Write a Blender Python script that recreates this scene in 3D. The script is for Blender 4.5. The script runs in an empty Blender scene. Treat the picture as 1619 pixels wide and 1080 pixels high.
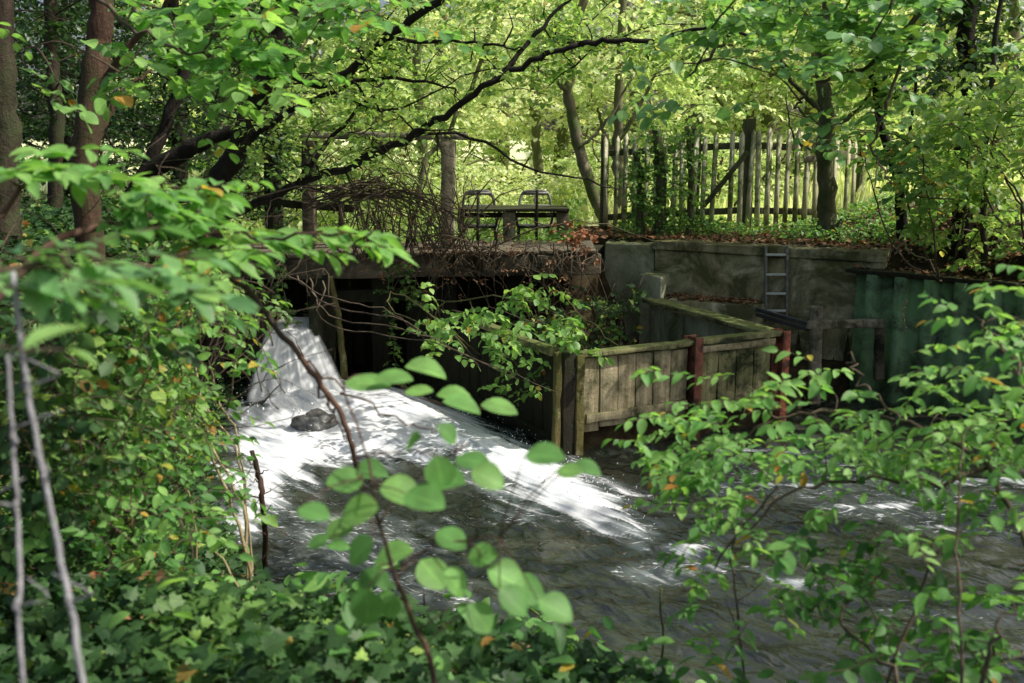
import bpy, bmesh, math, random
import numpy as np
from mathutils import Vector

rng = np.random.default_rng(7)
random.seed(7)
sc = bpy.context.scene
col = sc.collection
R = math.radians
V3 = lambda *a: np.array(a, float)

# ------------------------------------------------------------------ survey of the place (camera station -> world points)
CAM = V3(0, 0, 3.0)
PITCH = R(11.57)
FPX = 1574.0
_F = V3(0, math.cos(PITCH), -math.sin(PITCH)); _U = V3(0, math.sin(PITCH), math.cos(PITCH))

def ray(u, v):
    return V3((u - 809.5) / FPX, 0, 0) + _U * (-(v - 540) / FPX) + _F

def at(u, v, Y):
    d = ray(u, v); return CAM + d * (Y / d[1])

def atz(u, v, Z=0.0):
    d = ray(u, v); return CAM + d * ((Z - CAM[2]) / d[2])

SUN_AZ = R(94); SUN_EL = R(50)          # azimuth from +Y towards +X
SUNV = V3(math.sin(SUN_AZ) * math.cos(SUN_EL), math.cos(SUN_AZ) * math.cos(SUN_EL), math.sin(SUN_EL))

# ------------------------------------------------------------------ numpy noise
_LAT = rng.random((256, 256))
def vnoise(x, y):
    xi = np.floor(x).astype(int); yi = np.floor(y).astype(int)
    fx = x - xi; fy = y - yi
    fx = fx * fx * (3 - 2 * fx); fy = fy * fy * (3 - 2 * fy)
    a = _LAT[xi & 255, yi & 255]; b = _LAT[(xi + 1) & 255, yi & 255]
    c = _LAT[xi & 255, (yi + 1) & 255]; d = _LAT[(xi + 1) & 255, (yi + 1) & 255]
    return (a * (1 - fx) + b * fx) * (1 - fy) + (c * (1 - fx) + d * fx) * fy

def fbm(x, y, o=4):
    s = 0; a = .5; n = 0
    for i in range(o):
        s = s + a * vnoise(x * 2 ** i + 17.3 * i, y * 2 ** i + 5.1 * i); n += a; a *= .5
    return s / n

def sstep(a, b, x):
    t = np.clip((x - a) / (b - a), 0, 1); return t * t * (3 - 2 * t)

def sdf_poly(px, py, poly):
    """signed distance, negative inside"""
    d = np.full(px.shape, 1e9); inside = np.zeros(px.shape, bool)
    n = len(poly)
    for i in range(n):
        ax, ay = poly[i][:2]; bx, by = poly[(i + 1) % n][:2]
        ex, ey = bx - ax, by - ay
        t = np.clip(((px - ax) * ex + (py - ay) * ey) / (ex * ex + ey * ey + 1e-12), 0, 1)
        d = np.minimum(d, np.hypot(px - ax - t * ex, py - ay - t * ey))
        cond = (ay > py) != (by > py)
        xin = (bx - ax) * (py - ay) / ((by - ay) if by != ay else 1e-12) + ax
        inside ^= cond & (px < xin)
    return np.where(inside, -d, d)

def nrm(a):
    return a / np.maximum(np.linalg.norm(a, axis=-1, keepdims=True), 1e-9)

# ------------------------------------------------------------------ materials
def new_mat(name):
    m = bpy.data.materials.new(name); m.use_nodes = True
    nt = m.node_tree; nt.nodes.clear()
    out = nt.nodes.new('ShaderNodeOutputMaterial')
    return m, nt, out

def node(nt, typ, ins=None, **attrs):
    n = nt.nodes.new(typ)
    for k, v in attrs.items(): setattr(n, k, v)
    for k, v in (ins or {}).items():
        s = n.inputs[k]
        if hasattr(v, 'is_linked') or isinstance(v, bpy.types.NodeSocket): nt.links.new(v, s)
        else:
            if isinstance(v, tuple) and len(v) == 3 and s.type == 'RGBA': v = v + (1,)
            s.default_value = v
    return n

def ramp(nt, fac, stops, interp='LINEAR'):
    n = nt.nodes.new('ShaderNodeValToRGB'); cr = n.color_ramp; cr.interpolation = interp
    while len(cr.elements) < len(stops): cr.elements.new(.5)
    for e, (p, c) in zip(cr.elements, stops):
        e.position = p; e.color = c if len(c) == 4 else tuple(c) + (1,)
    nt.links.new(fac, n.inputs['Fac']); return n.outputs['Color']

def mth(nt, op, a, b=None, c=None, clamp=False):
    n = nt.nodes.new('ShaderNodeMath'); n.operation = op; n.use_clamp = clamp
    for i, x in enumerate((a, b, c)):
        if x is None: continue
        if isinstance(x, bpy.types.NodeSocket): nt.links.new(x, n.inputs[i])
        else: n.inputs[i].default_value = x
    return n.outputs[0]

def mixc(nt, f, a, b, mode='MIX'):
    n = nt.nodes.new('ShaderNodeMix'); n.data_type = 'RGBA'; n.blend_type = mode
    for s, x in ((n.inputs[0], f), (n.inputs[6], a), (n.inputs[7], b)):
        if isinstance(x, bpy.types.NodeSocket): nt.links.new(x, s)
        else: s.default_value = (x + (1,)) if isinstance(x, tuple) and len(x) == 3 else x
    return n.outputs[2]

def leaf_mat(name, stops, tr=(1.6, 1.65, .9), trf=.45, rough=.45, spec=.4, veins=False):
    m, nt, out = new_mat(name)
    at_ = node(nt, 'ShaderNodeAttribute', attribute_name='leaf')
    sp = node(nt, 'ShaderNodeSeparateXYZ', {'Vector': at_.outputs['Vector']})
    c = ramp(nt, sp.outputs[2], stops)
    geo = node(nt, 'ShaderNodeNewGeometry')
    nz = node(nt, 'ShaderNodeTexNoise', {'Vector': geo.outputs['Position'], 'Scale': 22.0, 'Detail': 2.0})
    c = mixc(nt, 1.0, c, ramp(nt, nz.outputs['Fac'], [(.3, (.72, .72, .72)), (.7, (1.2, 1.2, 1.2))]), 'MULTIPLY')
    if veins:
        au = mth(nt, 'ABSOLUTE', sp.outputs[0])
        mid = mth(nt, 'LESS_THAN', au, .06)
        fr = mth(nt, 'FRACT', mth(nt, 'MULTIPLY', mth(nt, 'SUBTRACT', sp.outputs[1], mth(nt, 'MULTIPLY', au, .22)), 8.0))
        sv = mth(nt, 'LESS_THAN', fr, .13)
        vv = mth(nt, 'MAXIMUM', mid, mth(nt, 'MULTIPLY', sv, .55))
        c = mixc(nt, mth(nt, 'MULTIPLY', vv, .5), c, mixc(nt, 1.0, c, (1.7, 1.6, 1.5), 'MULTIPLY'))
    tc = mixc(nt, 1.0, c, tr, 'MULTIPLY')
    b = node(nt, 'ShaderNodeBsdfPrincipled', {'Base Color': c, 'Roughness': rough, 'Specular IOR Level': spec})
    t = node(nt, 'ShaderNodeBsdfTranslucent', {'Color': tc})
    mx = node(nt, 'ShaderNodeMixShader', {0: trf, 1: b.outputs[0], 2: t.outputs[0]})
    nt.links.new(mx.outputs[0], out.inputs[0]); return m

def surf_mat(name, c1, c2, scale=(6, 6, 6), rough=.85, stain=None, stain_scale=1.5, stain_lo=.45, stain_hi=.62,
             bump=.4, bscale=30.0, top=None, detail=6.0, spec=.25, light=None):
    """weathered stone / wood / bark: two tones along a stretched noise, a stain, bump, and growth on upward faces"""
    m, nt, out = new_mat(name)
    tex = node(nt, 'ShaderNodeTexCoord')
    mp = node(nt, 'ShaderNodeMapping', {'Vector': tex.outputs['Object'], 'Scale': scale})
    n1 = node(nt, 'ShaderNodeTexNoise', {'Vector': mp.outputs[0], 'Scale': 1.0, 'Detail': detail, 'Roughness': .65})
    c = ramp(nt, n1.outputs['Fac'], [(.3, c1), (.7, c2)])
    pos = tex.outputs['Object']
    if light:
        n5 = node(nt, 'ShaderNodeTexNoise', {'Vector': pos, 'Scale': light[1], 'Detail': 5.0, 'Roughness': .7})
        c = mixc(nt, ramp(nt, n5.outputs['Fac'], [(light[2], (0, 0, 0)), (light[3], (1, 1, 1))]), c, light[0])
    if stain:
        n2 = node(nt, 'ShaderNodeTexNoise', {'Vector': pos, 'Scale': stain_scale, 'Detail': 6.0, 'Roughness': .7, 'Distortion': .6})
        c = mixc(nt, ramp(nt, n2.outputs['Fac'], [(stain_lo, (0, 0, 0)), (stain_hi, (1, 1, 1))]), c, stain)
    if top:
        geo = node(nt, 'ShaderNodeNewGeometry')
        sx = node(nt, 'ShaderNodeSeparateXYZ', {'Vector': geo.outputs['Normal']})
        n3 = node(nt, 'ShaderNodeTexNoise', {'Vector': pos, 'Scale': 5.0, 'Detail': 5.0})
        f = mth(nt, 'MULTIPLY', mth(nt, 'SUBTRACT', sx.outputs[2], .35, clamp=True), mth(nt, 'MULTIPLY', n3.outputs['Fac'], 2.4), clamp=True)
        c = mixc(nt, f, c, top)
    n4 = node(nt, 'ShaderNodeTexNoise', {'Vector': pos, 'Scale': bscale, 'Detail': 5.0, 'Roughness': .7})
    hh = mth(nt, 'ADD', n4.outputs['Fac'], mth(nt, 'MULTIPLY', n1.outputs['Fac'], 1.2))
    bp = node(nt, 'ShaderNodeBump', {'Height': hh, 'Strength': bump, 'Distance': .02})
    b = node(nt, 'ShaderNodeBsdfPrincipled', {'Base Color': c, 'Roughness': rough, 'Specular IOR Level': spec, 'Normal': bp.outputs[0]})
    nt.links.new(b.outputs[0], out.inputs[0]); return m

M = {}
g = lambda *s: [(p, c) for p, c in s]
M['leaf_fore'] = leaf_mat('leaf_fore', g((0, (.045, .13, .038)), (.45, (.135, .32, .085)), (.90, (.28, .50, .135)), (.95, (.50, .46, .07)), (1, (.46, .18, .05))), veins=True, rough=.5, spec=.28)
M['leaf_blue'] = leaf_mat('leaf_blue', g((0, (.10, .24, .10)), (.6, (.19, .38, .135)), (.93, (.30, .50, .12)), (1, (.50, .42, .06))), veins=True, rough=.45, spec=.35, trf=.4)
M['leaf_mid'] = leaf_mat('leaf_mid', g((0, (.075, .165, .045)), (.5, (.16, .33, .085)), (.91, (.31, .50, .13)), (.96, (.42, .36, .06)), (1, (.36, .15, .045))), rough=.45)
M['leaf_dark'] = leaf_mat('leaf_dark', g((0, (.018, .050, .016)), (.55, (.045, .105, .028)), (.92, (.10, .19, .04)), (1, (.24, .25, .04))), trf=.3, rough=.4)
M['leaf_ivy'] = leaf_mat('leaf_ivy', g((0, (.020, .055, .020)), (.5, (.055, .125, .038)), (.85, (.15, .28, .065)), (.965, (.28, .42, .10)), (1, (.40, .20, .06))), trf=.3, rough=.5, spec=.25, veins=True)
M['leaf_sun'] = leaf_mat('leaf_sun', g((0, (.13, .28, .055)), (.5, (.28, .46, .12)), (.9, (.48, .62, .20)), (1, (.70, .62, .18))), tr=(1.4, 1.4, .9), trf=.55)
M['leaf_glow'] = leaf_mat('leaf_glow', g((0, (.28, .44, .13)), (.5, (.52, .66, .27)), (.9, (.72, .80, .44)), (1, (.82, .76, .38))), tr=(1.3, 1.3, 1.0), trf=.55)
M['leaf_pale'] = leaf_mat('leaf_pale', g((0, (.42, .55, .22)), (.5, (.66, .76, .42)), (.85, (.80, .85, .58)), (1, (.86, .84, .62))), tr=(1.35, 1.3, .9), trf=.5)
M['leaf_dead'] = leaf_mat('leaf_dead', g((0, (.09, .05, .025)), (.5, (.20, .11, .05)), (.85, (.30, .17, .08)), (1, (.36, .12, .05))), tr=(1, .8, .6), trf=.15, rough=.7)
M['bark'] = surf_mat('bark', (.020, .015, .011), (.075, .055, .038), (14, 14, 3), stain=(.045, .06, .022), stain_scale=2.2, bump=.9)
M['bark_red'] = surf_mat('bark_red', (.035, .021, .014), (.115, .066, .042), (16, 16, 2.5), stain=(.05, .055, .02), stain_scale=2.0, bump=.9)
M['bark_pale'] = surf_mat('bark_pale', (.10, .085, .055), (.26, .23, .15), (10, 10, 3), stain=(.09, .13, .035), stain_scale=2.6, bump=.7)
M['bark_dark'] = surf_mat('bark_dark', (.008, .007, .005), (.030, .024, .017), (14, 14, 3), bump=.8)
M['twig'] = surf_mat('twig', (.050, .038, .026), (.15, .115, .078), (20, 20, 20), bump=.3)
M['twig_green'] = surf_mat('twig_green', (.06, .07, .025), (.15, .14, .06), (20, 20, 20), bump=.2)
M['twig_grey'] = surf_mat('twig_grey', (.16, .16, .17), (.42, .42, .44), (60, 60, 10), bump=.5)
M['twig_straw'] = surf_mat('twig_straw', (.18, .14, .07), (.42, .35, .20), (30, 30, 8), bump=.3)
M['twig_red'] = surf_mat('twig_red', (.042, .024, .017), (.13, .072, .05), (20, 20, 8), stain=(.03, .03, .02), bump=.3)
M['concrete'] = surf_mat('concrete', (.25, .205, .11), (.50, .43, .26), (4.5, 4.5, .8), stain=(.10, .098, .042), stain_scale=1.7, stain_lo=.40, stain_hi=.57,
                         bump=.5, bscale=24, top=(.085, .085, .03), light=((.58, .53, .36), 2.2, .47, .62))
M['concrete_pale'] = surf_mat('concrete_pale', (.17, .175, .12), (.40, .41, .29), (2.5, 2.5, .7), stain=(.11, .12, .05), stain_scale=2.2, bump=.5, bscale=24, top=(.08, .10, .03))
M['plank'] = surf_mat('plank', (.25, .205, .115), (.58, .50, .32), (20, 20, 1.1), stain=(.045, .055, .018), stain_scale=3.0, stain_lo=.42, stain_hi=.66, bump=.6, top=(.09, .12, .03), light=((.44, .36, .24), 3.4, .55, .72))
M['plank_green'] = surf_mat('plank_green', (.16, .155, .065), (.38, .36, .18), (18, 18, 1.4), stain=(.03, .04, .015), stain_scale=3.2, bump=.6, top=(.10, .13, .035))
M['timber_dark'] = surf_mat('timber_dark', (.012, .011, .008), (.042, .035, .022), (12, 12, 1.5), stain=(.022, .03, .010), stain_scale=2.0, bump=.7, top=(.045, .05, .02))
M['timber_beam'] = surf_mat('timber_beam', (.08, .064, .045), (.20, .16, .11), (1.5, 14, 14), stain=(.02, .02, .012), stain_scale=2.5, bump=.6, top=(.14, .12, .085))
M['timber_moss_lit'] = surf_mat('timber_moss_lit', (.055, .050, .02), (.20, .16, .06), (14, 14, 2), stain=(.07, .085, .015), stain_scale=4.0, bump=.7, light=((.42, .36, .20), 4.0, .54, .66))  # mossy timber; also paints the sunlit edges of the corner post
M['rail_wood'] = surf_mat('rail_wood', (.16, .14, .10), (.38, .33, .25), (10, 10, 2), stain=(.05, .055, .03), stain_scale=4.0, bump=.6)
M['picket'] = surf_mat('picket', (.44, .41, .26), (.72, .68, .48), (20, 20, 2), stain=(.11, .14, .04), stain_scale=3.0, bump=.5)
M['picket_post'] = surf_mat('picket_post', (.055, .055, .03), (.17, .16, .09), (14, 14, 2), stain=(.05, .07, .02), stain_scale=3.0, bump=.6)
M['steel_red'] = surf_mat('steel_red', (.26, .070, .042), (.46, .15, .09), (5, 5, 2), stain=(.05, .022, .014), stain_scale=6.0, rough=.65, bump=.25, light=((.36, .16, .11), 5.0, .58, .72))
M['steel_rust'] = surf_mat('steel_rust', (.12, .042, .028), (.27, .105, .066), (5, 5, 2), stain=(.05, .026, .018), stain_scale=5.0, rough=.75, bump=.35, light=((.40, .22, .15), 4.0, .60, .74))
M['steel_green'] = surf_mat('steel_green', (.12, .22, .095), (.22, .36, .165), (3, 3, .8), stain=(.040, .036, .022), stain_scale=2.6, stain_lo=.45, stain_hi=.66, rough=.55, bump=.25, spec=.35)
M['steel_dark'] = surf_mat('steel_dark', (.02, .021, .024), (.06, .06, .066), (8, 8, 8), rough=.5, bump=.2, spec=.5)
M['steel_worn'] = surf_mat('steel_worn', (.10, .095, .08), (.28, .27, .24), (8, 8, 8), rough=.5, bump=.2, spec=.5)
M['steel_pale'] = surf_mat('steel_pale', (.48, .46, .42), (.75, .73, .68), (12, 12, 12), rough=.4, bump=.1, spec=.5)
M['stone_pale'] = surf_mat('stone_pale', (.30, .30, .27), (.55, .55, .50), (5, 5, 5), bump=.5)
M['rock_wet'] = surf_mat('rock_wet', (.04, .042, .040), (.14, .145, .14), (6, 6, 6), rough=.25, bump=.6, spec=.6)
M['soil'] = surf_mat('soil', (.018, .013, .008), (.060, .043, .026), (5, 5, 5), bump=.8)

def ground_mat():
    m, nt, out = new_mat('ground')
    tex = node(nt, 'ShaderNodeTexCoord')
    P = tex.outputs['Object']
    sp = node(nt, 'ShaderNodeSeparateXYZ', {'Vector': P})
    n1 = node(nt, 'ShaderNodeTexNoise', {'Vector': P, 'Scale': 7.0, 'Detail': 8.0, 'Roughness': .7})
    soil = ramp(nt, n1.outputs['Fac'], [(.3, (.016, .012, .007)), (.55, (.045, .034, .018)), (.75, (.075, .062, .03))])
    n2 = node(nt, 'ShaderNodeTexNoise', {'Vector': P, 'Scale': .9, 'Detail': 5.0})
    grass = ramp(nt, n2.outputs['Fac'], [(.3, (.48, .56, .20)), (.5, (.68, .72, .38)), (.7, (.82, .82, .60))])
    f = mth(nt, 'ADD', mth(nt, 'DIVIDE', mth(nt, 'SUBTRACT', sp.outputs[1], 14.2), 2.0), mth(nt, 'MULTIPLY', mth(nt, 'SUBTRACT', n2.outputs['Fac'], .5), 1.5), clamp=True)
    left = mth(nt, 'DIVIDE', mth(nt, 'ADD', sp.outputs[0], 6.0), 2.5, clamp=True)
    left = mth(nt, 'MAXIMUM', left, mth(nt, 'DIVIDE', mth(nt, 'SUBTRACT', sp.outputs[1], 20.0), 4.0, clamp=True))
    f = mth(nt, 'MULTIPLY', f, left)
    c = mixc(nt, f, soil, grass)
    bp = node(nt, 'ShaderNodeBump', {'Height': n1.outputs['Fac'], 'Strength': .8, 'Distance': .05})
    b = node(nt, 'ShaderNodeBsdfPrincipled', {'Base Color': c, 'Roughness': .95, 'Specular IOR Level': .1, 'Normal': bp.outputs[0]})
    nt.links.new(b.outputs[0], out.inputs[0]); return m
M['ground'] = ground_mat()

def water_mat():
    m, nt, out = new_mat('water')
    a = node(nt, 'ShaderNodeAttribute', attribute_name='foam')  # mask of real foam plus the painted ripple glints
    tex = node(nt, 'ShaderNodeTexCoord')
    rot = node(nt, 'ShaderNodeMapping', {'Vector': tex.outputs['Object'], 'Rotation': (0, 0, R(-45)), 'Scale': (1, 1, 1)})
    mp = node(nt, 'ShaderNodeMapping', {'Vector': rot.outputs[0], 'Scale': (9.0, 4.0, 4)})
    n1 = node(nt, 'ShaderNodeTexNoise', {'Vector': mp.outputs[0], 'Scale': 1.0, 'Detail': 1.5, 'Distortion': .9})
    n2 = node(nt, 'ShaderNodeTexNoise', {'Vector': tex.outputs['Object'], 'Scale': 1.1, 'Detail': 4.0})
    wc = ramp(nt, n2.outputs['Fac'], [(.32, (.012, .015, .011)), (.52, (.026, .031, .022)), (.70, (.058, .061, .044))])
    mp2 = node(nt, 'ShaderNodeMapping', {'Vector': rot.outputs[0], 'Scale': (17.0, 1.7, 5)})
    n3 = node(nt, 'ShaderNodeTexNoise', {'Vector': mp2.outputs[0], 'Scale': 1.0, 'Detail': 5.0, 'Distortion': .5})
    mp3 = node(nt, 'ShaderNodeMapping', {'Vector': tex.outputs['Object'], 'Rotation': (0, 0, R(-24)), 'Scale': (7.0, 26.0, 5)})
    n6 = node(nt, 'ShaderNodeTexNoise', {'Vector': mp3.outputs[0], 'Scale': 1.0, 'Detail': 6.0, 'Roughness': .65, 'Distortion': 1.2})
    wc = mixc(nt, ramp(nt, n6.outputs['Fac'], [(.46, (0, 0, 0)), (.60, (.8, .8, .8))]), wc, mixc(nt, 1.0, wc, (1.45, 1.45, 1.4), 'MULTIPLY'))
    aer = mth(nt, 'MULTIPLY', node(nt, 'ShaderNodeMapRange', {'Value': a.outputs['Fac'], 'From Min': .12, 'From Max': .65}).outputs[0], mth(nt, 'ADD', .05, n1.outputs['Fac']), clamp=True)
    wc = mixc(nt, aer, wc, (.20, .24, .25))
    bp = node(nt, 'ShaderNodeBump', {'Height': mth(nt, 'ADD', n1.outputs['Fac'], mth(nt, 'MULTIPLY', n6.outputs['Fac'], .05)), 'Strength': .6, 'Distance': .06})
    w = node(nt, 'ShaderNodeBsdfPrincipled', {'Base Color': wc, 'Roughness': .03, 'IOR': 1.45, 'Specular IOR Level': 1.0, 'Normal': bp.outputs[0]})
    fac = mth(nt, 'ADD', a.outputs['Fac'], mth(nt, 'MULTIPLY', mth(nt, 'SUBTRACT', n3.outputs['Fac'], .5), 1.1))
    fac = node(nt, 'ShaderNodeMapRange', {'Value': fac, 'From Min': .42, 'From Max': .86}, interpolation_type='SMOOTHSTEP').outputs[0]
    fac = mth(nt, 'MULTIPLY', fac, node(nt, 'ShaderNodeMapRange', {'Value': a.outputs['Fac'], 'From Min': .02, 'From Max': .12}).outputs[0])
    fc = ramp(nt, n3.outputs['Fac'], [(.28, (.46, .51, .58)), (.62, (.90, .91, .92))])
    bp2 = node(nt, 'ShaderNodeBump', {'Height': n3.outputs['Fac'], 'Strength': .35, 'Distance': .04})
    d = node(nt, 'ShaderNodeBsdfPrincipled', {'Base Color': fc, 'Roughness': .6, 'Specular IOR Level': .3, 'Normal': bp2.outputs[0], 'Subsurface Weight': .0})
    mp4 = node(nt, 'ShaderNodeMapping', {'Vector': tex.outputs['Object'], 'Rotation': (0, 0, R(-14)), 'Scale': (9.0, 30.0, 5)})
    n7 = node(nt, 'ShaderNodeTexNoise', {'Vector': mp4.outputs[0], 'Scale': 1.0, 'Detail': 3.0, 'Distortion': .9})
    glint_fleck = node(nt, 'ShaderNodeMapRange', {'Value': n7.outputs['Fac'], 'From Min': .615, 'From Max': .68}).outputs[0]  # white flecks painted in where ripples would glint
    glint_fleck = mth(nt, 'MULTIPLY', glint_fleck, node(nt, 'ShaderNodeMapRange', {'Value': a.outputs['Fac'], 'From Min': .16, 'From Max': .36, 'To Max': .85}).outputs[0])
    fac = mth(nt, 'MAXIMUM', fac, glint_fleck)
    mx = node(nt, 'ShaderNodeMixShader', {0: fac, 1: w.outputs[0], 2: d.outputs[0]})
    nt.links.new(mx.outputs[0], out.inputs[0]); return m
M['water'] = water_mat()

def fall_mat():
    m, nt, out = new_mat('falling_water')
    a = node(nt, 'ShaderNodeAttribute', attribute_name='leaf')
    mp = node(nt, 'ShaderNodeMapping', {'Vector': a.outputs['Vector'], 'Scale': (22, 1.3, 1)})
    n1 = node(nt, 'ShaderNodeTexNoise', {'Vector': mp.outputs[0], 'Scale': 1.0, 'Detail': 5.0, 'Distortion': .35})
    c = ramp(nt, n1.outputs['Fac'], [(.25, (.70, .72, .73)), (.5, (.87, .88, .89)), (.66, (.95, .95, .95))])
    bp = node(nt, 'ShaderNodeBump', {'Height': n1.outputs['Fac'], 'Strength': .2, 'Distance': .02})
    b = node(nt, 'ShaderNodeBsdfPrincipled', {'Base Color': c, 'Roughness': .5, 'Specular IOR Level': .4, 'Normal': bp.outputs[0]})
    t = node(nt, 'ShaderNodeBsdfTranslucent', {'Color': (.8, .83, .85)})
    mx = node(nt, 'ShaderNodeMixShader', {0: .3, 1: b.outputs[0], 2: t.outputs[0]})
    tr = node(nt, 'ShaderNodeBsdfTransparent')
    sp = node(nt, 'ShaderNodeSeparateXYZ', {'Vector': a.outputs['Vector']})
    e = mth(nt, 'MULTIPLY', sp.outputs[2], mth(nt, 'ADD', .25, mth(nt, 'MULTIPLY', n1.outputs['Fac'], 1.5)))
    al = node(nt, 'ShaderNodeMapRange', {'Value': e, 'From Min': .13, 'From Max': .62}).outputs[0]
    m2 = node(nt, 'ShaderNodeMixShader', {0: al, 1: tr.outputs[0], 2: mx.outputs[0]})
    nt.links.new(m2.outputs[0], out.inputs[0]); return m
M['fall'] = fall_mat()

M['spray'] = surf_mat('spray', (.8, .82, .84), (.92, .93, .94), rough=.2, bump=0.0, spec=.5)
# ------------------------------------------------------------------ mesh helpers
def tag(o, label=None, cat=None, group=None, kind=None):
    if label: o['label'] = label
    if cat: o['category'] = cat
    if group: o['group'] = group
    if kind: o['kind'] = kind
    return o

def empty(name, loc, label, cat, group=None, rz=0.0):
    o = bpy.data.objects.new(name, None); col.objects.link(o)
    o.location = tuple(loc); o.rotation_euler = (0, 0, rz); o.empty_display_size = .2
    return tag(o, label, cat, group)

def np_mesh(name, verts, faces, mat, parent=None, attr=None, smooth=False, attr_name='leaf'):
    """verts (n,3); faces: list of (F,k) int arrays"""
    me = bpy.data.meshes.new(name)
    verts = np.ascontiguousarray(verts, np.float32)
    loc = np.zeros(3)
    if parent is not None: loc = np.array(parent.matrix_world.translation if parent.parent else parent.location)
    if parent is not None: verts = verts - loc.astype(np.float32)
    faces = [np.asarray(f, np.int32) for f in faces if len(f)]
    me.vertices.add(len(verts)); me.vertices.foreach_set('co', verts.ravel())
    nl = sum(f.size for f in faces); nf = sum(len(f) for f in faces)
    me.loops.add(nl); me.polygons.add(nf)
    me.loops.foreach_set('vertex_index', np.concatenate([f.ravel() for f in faces]))
    tot = np.concatenate([np.full(len(f), f.shape[1], np.int32) for f in faces])
    me.polygons.foreach_set('loop_start', np.concatenate([[0], np.cumsum(tot)[:-1]]).astype(np.int32))
    me.polygons.foreach_set('loop_total', tot)
    if attr is not None:
        a = me.attributes.new(attr_name, 'FLOAT_VECTOR' if attr.ndim == 2 else 'FLOAT', 'POINT')
        a.data.foreach_set('vector' if attr.ndim == 2 else 'value', np.ascontiguousarray(attr, np.float32).ravel())
    me.update(calc_edges=True); me.validate()
    if smooth: me.polygons.foreach_set('use_smooth', np.ones(nf, bool))
    me.materials.append(mat)
    o = bpy.data.objects.new(name, me); col.objects.link(o)
    if parent is not None: o.parent = parent
    return o

class MB:
    def __init__(s): s.v = []; s.q = []; s.t = []; s.n = 0; s.ng = []
    def add(s, verts, quads=(), tris=(), ngons=()):
        b = s.n
        s.v.append(np.asarray(verts, float)); s.n += len(verts)
        if len(quads): s.q.append(np.asarray(quads, int) + b)
        if len(tris): s.t.append(np.asarray(tris, int) + b)
        for f in ngons: s.ng.append(np.asarray([f], int) + b)
    def beam(s, p0, p1, w, h, up=(0, 0, 1), seg=1, jit=0.0, ext=0.0):
        """square timber from p0 to p1; w across, h along 'up'"""
        p0 = np.asarray(p0, float); p1 = np.asarray(p1, float)
        d = nrm(p1 - p0); p0 = p0 - d * ext; p1 = p1 + d * ext
        x = np.cross(d, up)
        if np.linalg.norm(x) < 1e-4: x = np.cross(d, (0, 1, 0))
        x = nrm(x); y = np.cross(x, d)
        vs = []
        for i in range(seg + 1):
            c = p0 + (p1 - p0) * i / seg
            jj = rng.normal(0, jit, (4, 3)) if jit else 0
            vs.append(np.array([c - x * w / 2 - y * h / 2, c + x * w / 2 - y * h / 2, c + x * w / 2 + y * h / 2, c - x * w / 2 + y * h / 2]) + jj)
        q = [(0, 1, 2, 3)]
        for i in range(seg):
            b = 4 * i
            for k in range(4): q.append((b + k, b + 4 + k, b + 4 + (k + 1) % 4, b + (k + 1) % 4))
        b = 4 * seg; q.append((b + 3, b + 2, b + 1, b))
        s.add(np.vstack(vs), q); return s
    def tube(s, pts, r, sides=6, cap=True):
        pts = np.asarray(pts, float); n = len(pts)
        r = np.broadcast_to(np.asarray(r, float), (n,)) if np.ndim(r) == 0 or len(np.atleast_1d(r)) == n else np.linspace(r[0], r[1], n)
        tan = nrm(np.gradient(pts, axis=0))
        ref = V3(0, 0, 1) if abs(tan[0][2]) < .9 else V3(1, 0, 0)
        vs = []
        x = nrm(np.cross(tan[0], ref))
        for i in range(n):
            x = nrm(x - tan[i] * np.dot(x, tan[i])); y = np.cross(tan[i], x)
            a = np.arange(sides) * 2 * math.pi / sides
            vs.append(pts[i] + r[i] * (np.cos(a)[:, None] * x + np.sin(a)[:, None] * y))
        q = []
        for i in range(n - 1):
            for k in range(sides):
                k2 = (k + 1) % sides
                q.append((i * sides + k, i * sides + k2, (i + 1) * sides + k2, (i + 1) * sides + k))
        ng = []
        if cap: ng = [tuple(range(sides))[::-1], tuple((n - 1) * sides + k for k in range(sides))]
        s.add(np.vstack(vs), q, ngons=ng); return s
    def prism(s, outline, dz):
        """outline (n,3) extruded by vector dz"""
        o = np.asarray(outline, float); n = len(o)
        s.add(np.vstack([o, o + np.asarray(dz, float)]), [(k, (k + 1) % n, n + (k + 1) % n, n + k) for k in range(n)],
              ngons=[tuple(range(n))[::-1], tuple(range(n, 2 * n))]); return s
    def build(s, name, mat, parent=None, bevel=0.0, smooth=False, attr=None):
        faces = []
        if s.q: faces.append(np.vstack(s.q))
        if s.t: faces.append(np.vstack(s.t))
        by = {}
        for f in s.ng: by.setdefault(f.shape[1], []).append(f)
        for k in by: faces.append(np.vstack(by[k]))
        o = np_mesh(name, np.vstack(s.v), faces, mat, parent, attr, smooth)
        if bevel:
            b = o.modifiers.new('b', 'BEVEL'); b.width = bevel; b.segments = 2; b.limit_method = 'ANGLE'
        return o

def copy_tree(o, parent=None):
    c = o.copy(); col.objects.link(c); c.parent = parent
    for ch in list(o.children): copy_tree(ch, c)
    return c

def curve(pts, n=24, jit=0.0):
    """Catmull-Rom through pts"""
    p = np.asarray(pts, float)
    p = np.vstack([2 * p[0] - p[1], p, 2 * p[-1] - p[-2]])
    out = []; segs = len(p) - 3; m = max(2, n // segs)
    for i in range(segs):
        a, b, c, d = p[i:i + 4]
        for k in range(m):
            t = k / m
            out.append(.5 * ((2 * b) + (c - a) * t + (2 * a - 5 * b + 4 * c - d) * t * t + (-a + 3 * b - 3 * c + d) * t ** 3))
    out.append(p[-2]); out = np.array(out)
    if jit: out[1:-1] += rng.normal(0, jit, out[1:-1].shape)
    return out

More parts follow.
